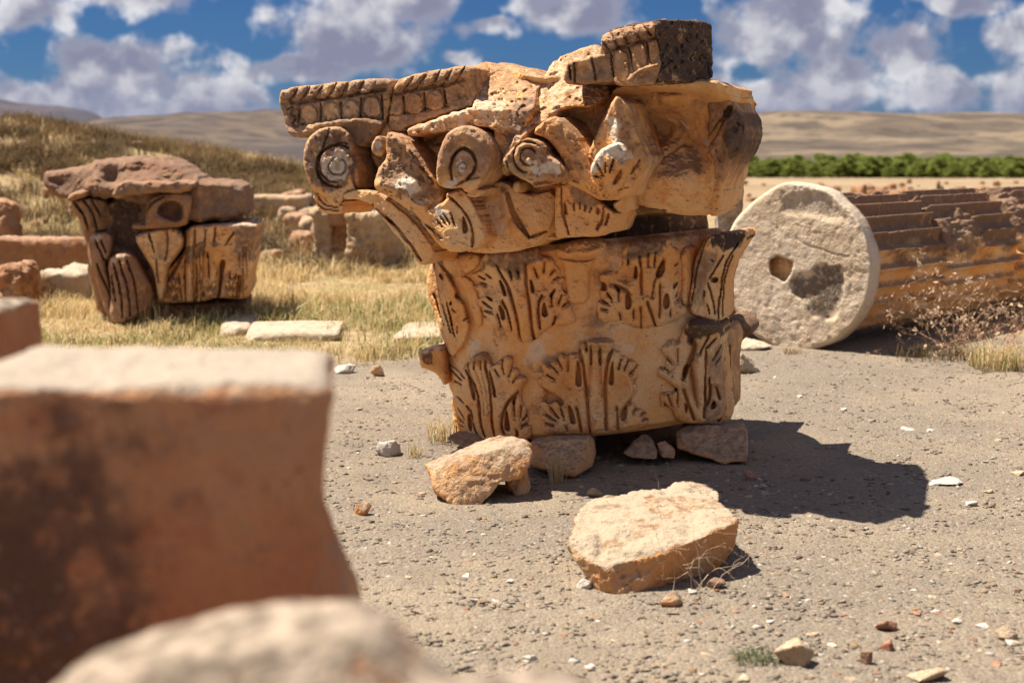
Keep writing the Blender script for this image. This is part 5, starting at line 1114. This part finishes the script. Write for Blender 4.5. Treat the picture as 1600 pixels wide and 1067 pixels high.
def hill_strip(name, az0, az1, y0, y1, skyline, seed, mat, base, n=(360, 60), rough=1.5):
    """hill terrain rising from y0 to a crest at y1"""
    ax = np.linspace(az0, az1, n[0]); fy = np.linspace(0, 1.25, n[1])
    A_, F_ = np.meshgrid(ax, fy)
    Yh = y0 + (y1 - y0) * F_; X = np.tan(A_) * Yh
    crest = np.interp(A_, [(p - 800) / F for p, _ in skyline], [CAM_H + (235 - q) / F * y1 for _, q in skyline])
    P = np.stack([X, Yh, 0 * X], -1) / (y1 - y0)
    n1 = fbm(P, 5, 5, .5, off=seed); n2 = fbm(P, 14, 4, .55, off=seed + 3)
    prof = sstep(F_, -0.05, 1.0) ** 0.8
    Zh = base + (crest - base) * prof * (1 - 0.5 * sstep(F_, 1.0, 1.25)) + rough * (crest - base) * (0.22 * n1 + 0.09 * n2) * (np.sin(np.clip(F_, 0, 1) * math.pi) + 0.08)
    V = np.stack([X, Yh, Zh], -1).reshape(-1, 3)
    i_ = np.arange(len(V)).reshape(n[1], n[0])
    Q = np.stack([i_[:-1, :-1], i_[:-1, 1:], i_[1:, 1:], i_[1:, :-1]], -1).reshape(-1, 4)
    return tag(mesh_obj(name, V, Q, mat), kind='structure')
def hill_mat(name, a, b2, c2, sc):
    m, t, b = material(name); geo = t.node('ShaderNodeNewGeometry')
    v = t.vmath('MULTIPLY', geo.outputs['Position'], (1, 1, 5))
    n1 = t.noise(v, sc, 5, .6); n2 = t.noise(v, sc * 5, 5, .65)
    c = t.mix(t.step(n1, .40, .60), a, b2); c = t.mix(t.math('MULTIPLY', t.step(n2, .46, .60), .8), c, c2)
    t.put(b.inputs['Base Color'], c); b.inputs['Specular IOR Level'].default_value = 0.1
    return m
M_HILL = hill_mat('dry_hill_scrub', (0.094, 0.073, 0.058), (0.180, 0.140, 0.098), (0.055, 0.047, 0.040), 0.0075)
M_HILL2 = hill_mat('cloud_shaded_scrub', (0.062, 0.052, 0.052), (0.115, 0.088, 0.068), (0.042, 0.038, 0.040), 0.007)  # scrub darkened: cloud shadow on the left hills put into the colour
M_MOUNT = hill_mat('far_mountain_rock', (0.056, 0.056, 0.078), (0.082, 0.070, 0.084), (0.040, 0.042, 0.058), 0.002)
hill_strip('hills', 0.08, 0.75, 430, 1900, [(950, 196), (1100, 188), (1170, 184), (1230, 183), (1300, 186), (1400, 188), (1500, 189), (1600, 190), (1800, 188), (2400, 185)], 2, M_HILL, -9)
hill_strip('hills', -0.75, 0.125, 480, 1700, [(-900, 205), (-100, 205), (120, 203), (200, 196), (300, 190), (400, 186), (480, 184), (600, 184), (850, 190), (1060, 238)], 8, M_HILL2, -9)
hill_strip('mountain', -0.85, -0.22, 2600, 4600, [(-1300, 175), (-200, 150), (0, 155), (30, 156), (70, 164), (120, 168), (160, 174), (178, 181), (192, 196), (260, 215)], 14, M_MOUNT, -30, rough=.5)

# ================================================================== dry grass and weeds
M_GRASS = attr_mat('dry_grass', 0.85, 0, 0.35, 3.0, 0.15)
STRAW = 1.2 * np.array([[.50, .37, .17], [.58, .46, .25], [.42, .29, .12], [.62, .54, .35], [.36, .25, .11]])
GREEN = np.array([[.17, .20, .055], [.24, .26, .085], [.13, .16, .05]])
def blades(P, L, lean, wid, col, r, curve=0.4):
    """P: roots (n,3); one bent two-piece blade each"""
    n = len(P); a = r.random(n) * 6.283
    d = np.stack([np.cos(a), np.sin(a), 0 * a], -1); sdir = np.stack([-np.sin(a + r.normal(size=n) * .5), np.cos(a), 0 * a], -1)
    up_ = np.array([0, 0, 1.0])
    m = P + (d * lean[:, None] * .35 + up_) * (L * .55)[:, None]
    e = P + (d * (lean * (1 + curve))[:, None] + up_ * (1 - .25 * lean)[:, None]) * L[:, None]
    w = (sdir * wid[:, None])
    V = np.stack([P - w, P + w, m + w * .7, m - w * .7, e], 1)
    o = (np.arange(n) * 5)[:, None]
    T = np.concatenate([o + [0, 1, 2], o + [0, 2, 3], o + [3, 2, 4]])
    return V.reshape(-1, 3), T, np.repeat(col, 5, 0)
def grass_field(name, n, region, dens, hmin, hmax, green, label, seed, wid=0.0022, clump=True):
    r = np.random.default_rng(seed)
    x = region[0] + (region[1] - region[0]) * r.random(n); y = region[2] + (region[3] - region[2]) * r.random(n) ** 1.3
    P = np.stack([x, y, 0 * x], -1)
    keep = r.random(n) < dens(x, y)
    x, y = x[keep], y[keep]; n = len(x)
    if clump:
        k = r.integers(0, n, n); m_ = r.random(n) < .8; c = k // 9 * 9 % n
        x = np.where(m_, x[c] + r.normal(size=n) * .045, x); y = np.where(m_, y[c] + r.normal(size=n) * .045, y)
    P = np.stack([x, y, gz(x, y) - .01], -1)
    hn = sstep(fbm(P * [1, 1, 0], .8, 3), -.35, .35)
    L = (hmin + (hmax - hmin) * hn * r.random(n)) * (1 - 0.3 * r.random(n))
    gmask = green(x, y)
    isg = r.random(n) < gmask
    col = np.where(isg[:, None], GREEN[r.integers(0, 3, n)], STRAW[r.integers(0, 5, n)]) * (0.8 + 0.4 * r.random((n, 1)))
    V, T, Cc = blades(P, L, 0.15 + 0.75 * r.random(n), wid * (0.6 + .9 * r.random(n)) * (1 + y * .03), col, r)
    return tag(mesh_obj(name, V, T, M_GRASS, None, Cc, smooth=False), label, 'grass', kind='stuff')
gpatch = lambda x, y: sstep(fbm(np.stack([x, y, 0 * x], -1), .55, 3, off=2.2), .02, .30) * .5
grass_field('dry_grass', 95000, (-5.4, 0.9, 8.4, 15.5), lambda x, y: grassiness(x, y) * (0.25 + .75 * sstep(fbm(np.stack([x, y, 0 * x], -1), 1.1, 3), -.25, .2)), .05, .24, gpatch, 'yellow dry grass round the ruined capital and wall posts', 1)
grass_field('dry_grass', 42000, (-11, 1.0, 14.0, 28), lambda x, y: .85 * sstep(fbm(np.stack([x, y, 0 * x], -1), .8, 4), -.22, .12), .08, .30, lambda x, y: .08 * gpatch(x, y), 'straw coloured grass on the bank behind the ruins', 2, .004)
grass_field('dry_grass', 26000, (2.2, 9.5, 11.2, 26), lambda x, y: .8 * sstep(fbm(np.stack([x, y, 0 * x], -1), .7, 3), -.2, .2), .04, .14, lambda x, y: 0.1 + 0 * x, 'short straw on the field behind the fallen columns', 3, .004)
# brown scrub on the bank: many low twiggy cushions
r = np.random.default_rng(21)
SV, ST, SCC, so = [], [], [], 0
for k in range(800):
    x = r.uniform(-11.5, -1.2); y = r.uniform(15.2, 27)
    if fbm(np.array([[x, y, 0]]), .6, 3)[0] < -.16: continue
    n = 90; rad_ = r.uniform(.12, .34)
    P = np.stack([x + r.normal(size=n) * rad_ * .6, y + r.normal(size=n) * rad_ * .6, 0 * r.random(n)], -1); P[:, 2] = gz(P[:, 0], P[:, 1]) - .02
    col = np.array([[.17, .105, .05], [.22, .145, .07], [.12, .085, .05], [.165, .115, .055]])[r.integers(0, 4)] * (0.7 + .6 * r.random((n, 1)))
    V, T, Cc = blades(P, rad_ * r.uniform(.5, 1.3, n), r.uniform(.2, 1.3, n), np.full(n, .008), col, r)
    SV.append(V); ST.append(T + so); SCC.append(Cc); so += len(V)
tag(mesh_obj('dry_scrub', np.concatenate(SV), np.concatenate(ST), M_GRASS, None, np.concatenate(SCC), smooth=False), 'low brown scrub covering the bank', 'scrub', kind='stuff')

def tuft(name, px, py, n, h, spread, label, seed, cols=STRAW, wid=.0016, lean=1.0, cat='grass tuft', up_=None):
    r = np.random.default_rng(seed); c = gnd(px, py, 0.0); c[2] = float(gz(c[0], c[1]))
    P = np.stack([c[0] + np.clip(r.normal(size=n), -1.3, 1.3) * spread, c[1] + np.clip(r.normal(size=n), -1.3, 1.3) * spread, np.full(n, c[2] - .005)], -1)
    V, T, Cc = blades(P, h * (0.4 + .6 * r.random(n)), lean * (0.1 + .8 * r.random(n)), wid * (0.6 + .8 * r.random(n)), cols[r.integers(0, len(cols), n)] * (0.8 + .4 * r.random((n, 1))), r)
    return tag(mesh_obj(name, V, T, M_GRASS, None, Cc, smooth=False, loc=c), label, cat)
tuft('grass_tuft', 872, 752, 70, .17, .022, 'straw tuft growing between the saddle boulder and prop stone', 1)
tuft('grass_tuft', 692, 688, 120, .17, .05, 'dry grass tuft at the lower left corner of the leaf block', 2, np.concatenate([STRAW, GREEN[:1]]))
tuft('grass_tuft', 648, 712, 50, .09, .022, 'small straw tuft beside the white stone left of the capital', 3)
tuft('grass_tuft', 590, 560, 160, .10, .09, 'low olive tuft at the gravel edge left of the leaf block', 4, np.concatenate([STRAW, GREEN]))
tuft('grass_tuft', 470, 540, 160, .10, .10, 'low tuft in front of the wide flat slab', 5, np.concatenate([STRAW, GREEN]))
tuft('green_weed', 1180, 1030, 160, .045, .035, 'tiny grey green weed beside the brown stone on the gravel', 6, np.array([[.10, .13, .06], [.16, .17, .09]]), .0018, 1.6, 'weed')
tuft('green_weed', 235, 505, 200, .32, .10, 'tall dry weeds against the foot of the ruined capital', 7, STRAW, .0025, .7, 'weed')
tuft('green_weed', 330, 512, 260, .14, .16, 'dark low weed at the foot of the ruined capital', 8, np.array([[.12, .10, .05], [.17, .14, .06], [.11, .075, .045]]), .003, 1.2, 'weed')
tuft('grass_tuft', 405, 505, 300, .16, .10, 'brown tussock at the right foot of the ruined capital', 9, np.array([[.26, .17, .085], [.33, .22, .11], [.20, .13, .07]]), .0025, 1.0)
tuft('green_weed', 100, 430, 260, .22, .14, 'green weed growing over the half hidden pale block', 10, GREEN, .003, .9, 'weed')
tuft('grass_tuft', 55, 470, 300, .30, .13, 'rusty dry weeds beside the curled carved fragment', 11, np.array([[.30, .15, .06], [.24, .13, .06], [.16, .09, .05]]), .004, .9)
# bare twigs: tapering bent stems
M_TWIG = attr_mat('dry_twig', 0.8, 0, 0, 20, .2)
def twigs(name, base, n, h, spread, label, cat, seed, col, rad_=.0014, seeds=0, fall=0.3, toward=None):
    r = np.random.default_rng(seed); V, Q, C = [], [], []; o = 0; leafV, leafT = [], []
    def stem(p, d, L, rd, depth):
        nonlocal o
        k = 6; pts = [p]; dd_ = d.copy()
        for i in range(k):
            dd_ = dd_ + r.normal(size=3) * .22; dd_[2] -= fall * .12; dd_ /= np.linalg.norm(dd_)
            pts.append(pts[-1] + dd_ * L / k)
            if depth and i > 1 and r.random() < .6:
                s_ = dd_ + r.normal(size=3) * .8; stem(pts[-1], s_ / np.linalg.norm(s_), L * r.uniform(.3, .6), rd * .6, depth - 1)
        pts = np.array(pts)
        for i, q in enumerate(pts):
            w = rd * (1 - .7 * i / k)
            for a in (0, 2.09, 4.19): V.append(q + np.array([math.cos(a) * w, math.sin(a) * w * .7, math.sin(a) * w * .7])); C.append(col * (0.8 + .4 * r.random()))
        for i in range(k):
            for j in range(3): Q.append((o + i * 3 + j, o + i * 3 + (j + 1) % 3, o + i * 3 + 3 + (j + 1) % 3, o + i * 3 + 3 + j))
        o += len(pts) * 3
        if seeds and r.random() < seeds:
            for _ in range(3): leafV.append(pts[-1 - r.integers(0, 3)] + r.normal(size=3) * .012)
    for i in range(n):
        a = r.random() * 6.283; d = np.array([math.cos(a) * spread, math.sin(a) * spread, 1.0])
        if toward is not None: d = d + np.array(toward)
        p = np.array(base) + np.array([r.normal() * .03, r.normal() * .03, 0]) * (spread + .3)
        stem(p, d / np.linalg.norm(d), h * r.uniform(.5, 1.0), rad_, 2)
    e = empty(name, base, label, cat)
    mesh_obj('stem', np.array(V), np.array(Q), M_TWIG, e, np.array(C), smooth=True)
    if leafV:
        c = np.array(leafV); n2 = len(c); d1 = r.normal(size=(n2, 3)) * .007; d2 = r.normal(size=(n2, 3)) * .007
        P = np.stack([c - d1, c + d2, c + d1, c - d2], 1).reshape(-1, 3)
        tag(mesh_obj('seed_head', P, np.arange(n2 * 4).reshape(-1, 4), M_GRASS, e, np.tile([[.55, .40, .27]], (n2 * 4, 1)), smooth=False), kind='stuff')
    return e
c = gnd(1085, 925); c[2] = float(gz(c[0], c[1]))
twigs('dry_twig', c, 8, .26, .5, 'pale leafless twigs springing up against the tilted boulder', 'twig', 31, np.array([.52, .38, .26]), .0013, toward=(0.1, .25, 0))
c = gnd(1495, 556); c[2] = float(gz(c[0], c[1]))
twigs('dry_shrub', c, 26, .62, .75, 'dry seeding shrub growing against the fallen fluted column', 'shrub', 32, np.array([.34, .21, .13]), .0030, .9)
c = gnd(1555, 560); c[2] = float(gz(c[0], c[1]))
twigs('dry_shrub', c, 24, .5, .9, 'reddish dry shrub right beside the seeding shrub by the column', 'shrub', 33, np.array([.38, .20, .12]), .0026, .7)
tuft('grass_tuft', 1560, 576, 420, .22, .11, 'yellow green grass clump in front of the dry shrubs', 34, np.concatenate([STRAW, GREEN[1:2]]), .0024, 1.2)
tuft('grass_tuft', 1450, 560, 260, .16, .15, 'dark dry tangle in the shade under the fluted column', 35, np.array([[.16, .11, .06], [.22, .15, .08], [.11, .10, .05]]), .0022, 1.3)
tuft('grass_tuft', 1240, 553, 60, .07, .05, 'thin brown tuft under the round column end', 36, np.array([[.30, .20, .11]]), .0022, 1.3)
# fallen twig on the gravel
c = gnd(650, 957); c[2] = .008
twigs('fallen_twig', c, 1, .22, .1, 'dark bent twig lying flat on the gravel', 'twig', 40, np.array([.10, .065, .045]), .004, toward=(14, .8, -1))

# ================================================================== loose stones on the gravel
def stone_mats():
    return dict(w=stone_mat('white_chip', base=(.50, .45, .39), pale=(.56, .51, .45), grey=(.40, .36, .32), red=(.55, .42, .30), upgrey=.3, sc=2), o=M_ROCK,
                r=stone_mat('red_chip', base=(.30, .14, .09), pale=(.36, .21, .14), grey=(.36, .20, .14), red=(.28, .09, .05), upgrey=.3, sc=2),
                t=stone_mat('tan_chip', base=(.42, .30, .18), pale=(.48, .36, .24), grey=(.40, .33, .25), red=(.34, .19, .10), upgrey=.4, sc=2),
                b=stone_mat('brown_chip', base=(.22, .13, .085), pale=(.28, .18, .12), grey=(.24, .18, .14), red=(.2, .09, .05), upgrey=.3, sc=2))
SM = stone_mats()
NAMED = [(606,712,44,24,'w','flat white stone lying left of the saddle boulder'),(567,806,30,20,'o','small orange stone alone on the gravel left of the saddle boulder'),(1050,948,42,22,'o','oblong reddish stone tucked under the tilted boulder'),(1243,1040,72,38,'t','angular tan stone beside the tiny green weed'),(1480,760,74,8,'w','long flat white flake beyond the shadow tips'),(1173,752,26,18,'r','pink stone beside the squared prop block in shade'),(1386,985,40,18,'r','larger flat red brick fragment on the open gravel'),(1387,1016,30,20,'r','smaller red brick fragment on the open gravel'),(1355,1036,22,22,'b','dark brown pointed stone beside the red fragments'),(1455,1067,70,20,'t','broad tan stone half sunk in gravel by the red fragments'),(1112,780,34,20,'t','tan stone just behind the tilted boulder'),(930,778,30,14,'t','flat tan stone behind the left end of the tilted boulder'),(590,588,24,18,'o','small cone shaped stone at the edge of the grass'),(536,584,40,14,'w','white flat stone at the edge of the grass by the carved block'),(1120,918,30,14,'b','dark flake in the shade of the tilted boulder'),(913,922,26,16,'w','white chip lying left of the tilted boulder'),(1575,1000,40,22,'t','rounded tan stone at the right of the open gravel')]
for k, (x, y, w, h, m_, lab) in enumerate(NAMED):
    simple_rock('loose_stone', x, y, w, h, 0, lab, 'stone', SM[m_], 400 + k, vox=max(.003, w * gnd(x, y)[1] / F / 18))
CHIP = {}
GR = {'w': ('flat white limestone chip on the gravel', 'white chips'), 't': ('small tan stone chip on the gravel', 'tan chips'), 'r': ('small red brick chip on the gravel', 'red chips'), 'b': ('small dark brown stone chip on the gravel', 'brown chips')}
for m_ in 'wtrb':
    CHIP[m_] = []
    for k in range(3):
        r9 = np.random.default_rng(510 + k); P = r9.normal(size=(10, 3)); P /= np.linalg.norm(P, axis=1)[:, None]; P = P / (P.max(0) - P.min(0)) * [1, .8, .42]; P[:, 2] -= P[:, 2].min() + .16
        V, N, Q = rock_arrays([P], .07, 0)
        V = V + N * (.035 * fbm(V, 3, 3))[:, None]
        me = bpy.data.meshes.new('stone_chip'); me.from_pydata(V.tolist(), [], Q.tolist()); me.materials.append(SM[m_]); CHIP[m_].append(me)
spots = [(727,902,22,'w'),(797,910,20,'w'),(1205,970,18,'w'),(1183,1010,22,'w'),(1300,1006,18,'w'),(1515,790,26,'w'),(1420,672,26,'w'),(1455,675,20,'w'),(740,940,18,'w'),(775,940,14,'w'),(828,1028,24,'w'),(925,1040,18,'w'),(1580,1004,30,'w'),(1495,972,24,'w'),(1535,980,24,'w'),(820,770,16,'w'),(957,905,14,'w'),(1080,925,20,'w'),(900,725,14,'w'),(1228,930,14,'r'),(1435,960,20,'r'),(880,992,16,'r'),(1150,955,16,'r'),(1560,1040,22,'r'),(1466,958,16,'r'),(1318,960,16,'r'),(750,942,22,'b'),(930,965,22,'b'),(1520,1000,18,'b'),(1005,965,14,'b'),(700,990,14,'b'),(1265,1060,20,'b'),(625,800,12,'b'),(1195,772,16,'t'),(1270,990,24,'t'),(1160,1060,28,'t'),(1330,1060,24,'t'),(1545,770,20,'t'),(1590,742,24,'t'),(1240,870,14,'t'),(660,770,14,'t'),(640,905,18,'t'),(960,1000,22,'t'),(1040,1040,20,'t'),(1100,1020,18,'t'),(1380,940,16,'t'),(1500,860,14,'t'),(1440,880,12,'t'),(1210,590,12,'w'),(1250,620,12,'w'),(1320,640,14,'w'),(1500,640,14,'t'),(1560,690,14,'t'),(560,640,14,'t'),(580,670,12,'b'),(545,730,12,'t')]
for k in range(46):
    x = random.uniform(560, 1600); y = random.uniform(700, 1066)
    spots.append((x, y, random.uniform(8, 16), random.choice('wtttttbb')))
for k, (x, y, w, m_) in enumerate(spots):
    c = gnd(x, y); s = w * c[1] / F * 1.05
    o = bpy.data.objects.new('stone_chip', CHIP[m_][k % 3]); COL.objects.link(o)
    o.location = (c[0], c[1], float(gz(c[0], c[1]))); o.scale = (s, s, s * random.uniform(.7, 1.1)); o.rotation_euler = (random.uniform(-.2, .2), random.uniform(-.2, .2), random.uniform(0, 6))
    tag(o, GR[m_][0], 'stone', GR[m_][1] + ' on the gravel')

tuft('grass_tuft', 40, 425, 420, .26, .20, 'brown dry weeds hanging along the long low wall block', 50, np.array([[.22, .13, .06], [.28, .18, .09], [.15, .10, .05]]), .004, .9)
tuft('grass_tuft', 470, 412, 300, .30, .16, 'pale grass clump before the tumbled rubble', 51, STRAW, .003, .8)
tuft('grass_tuft', 545, 416, 260, .24, .14, 'straw clump at the foot of the wall posts', 52, STRAW, .003, .8)
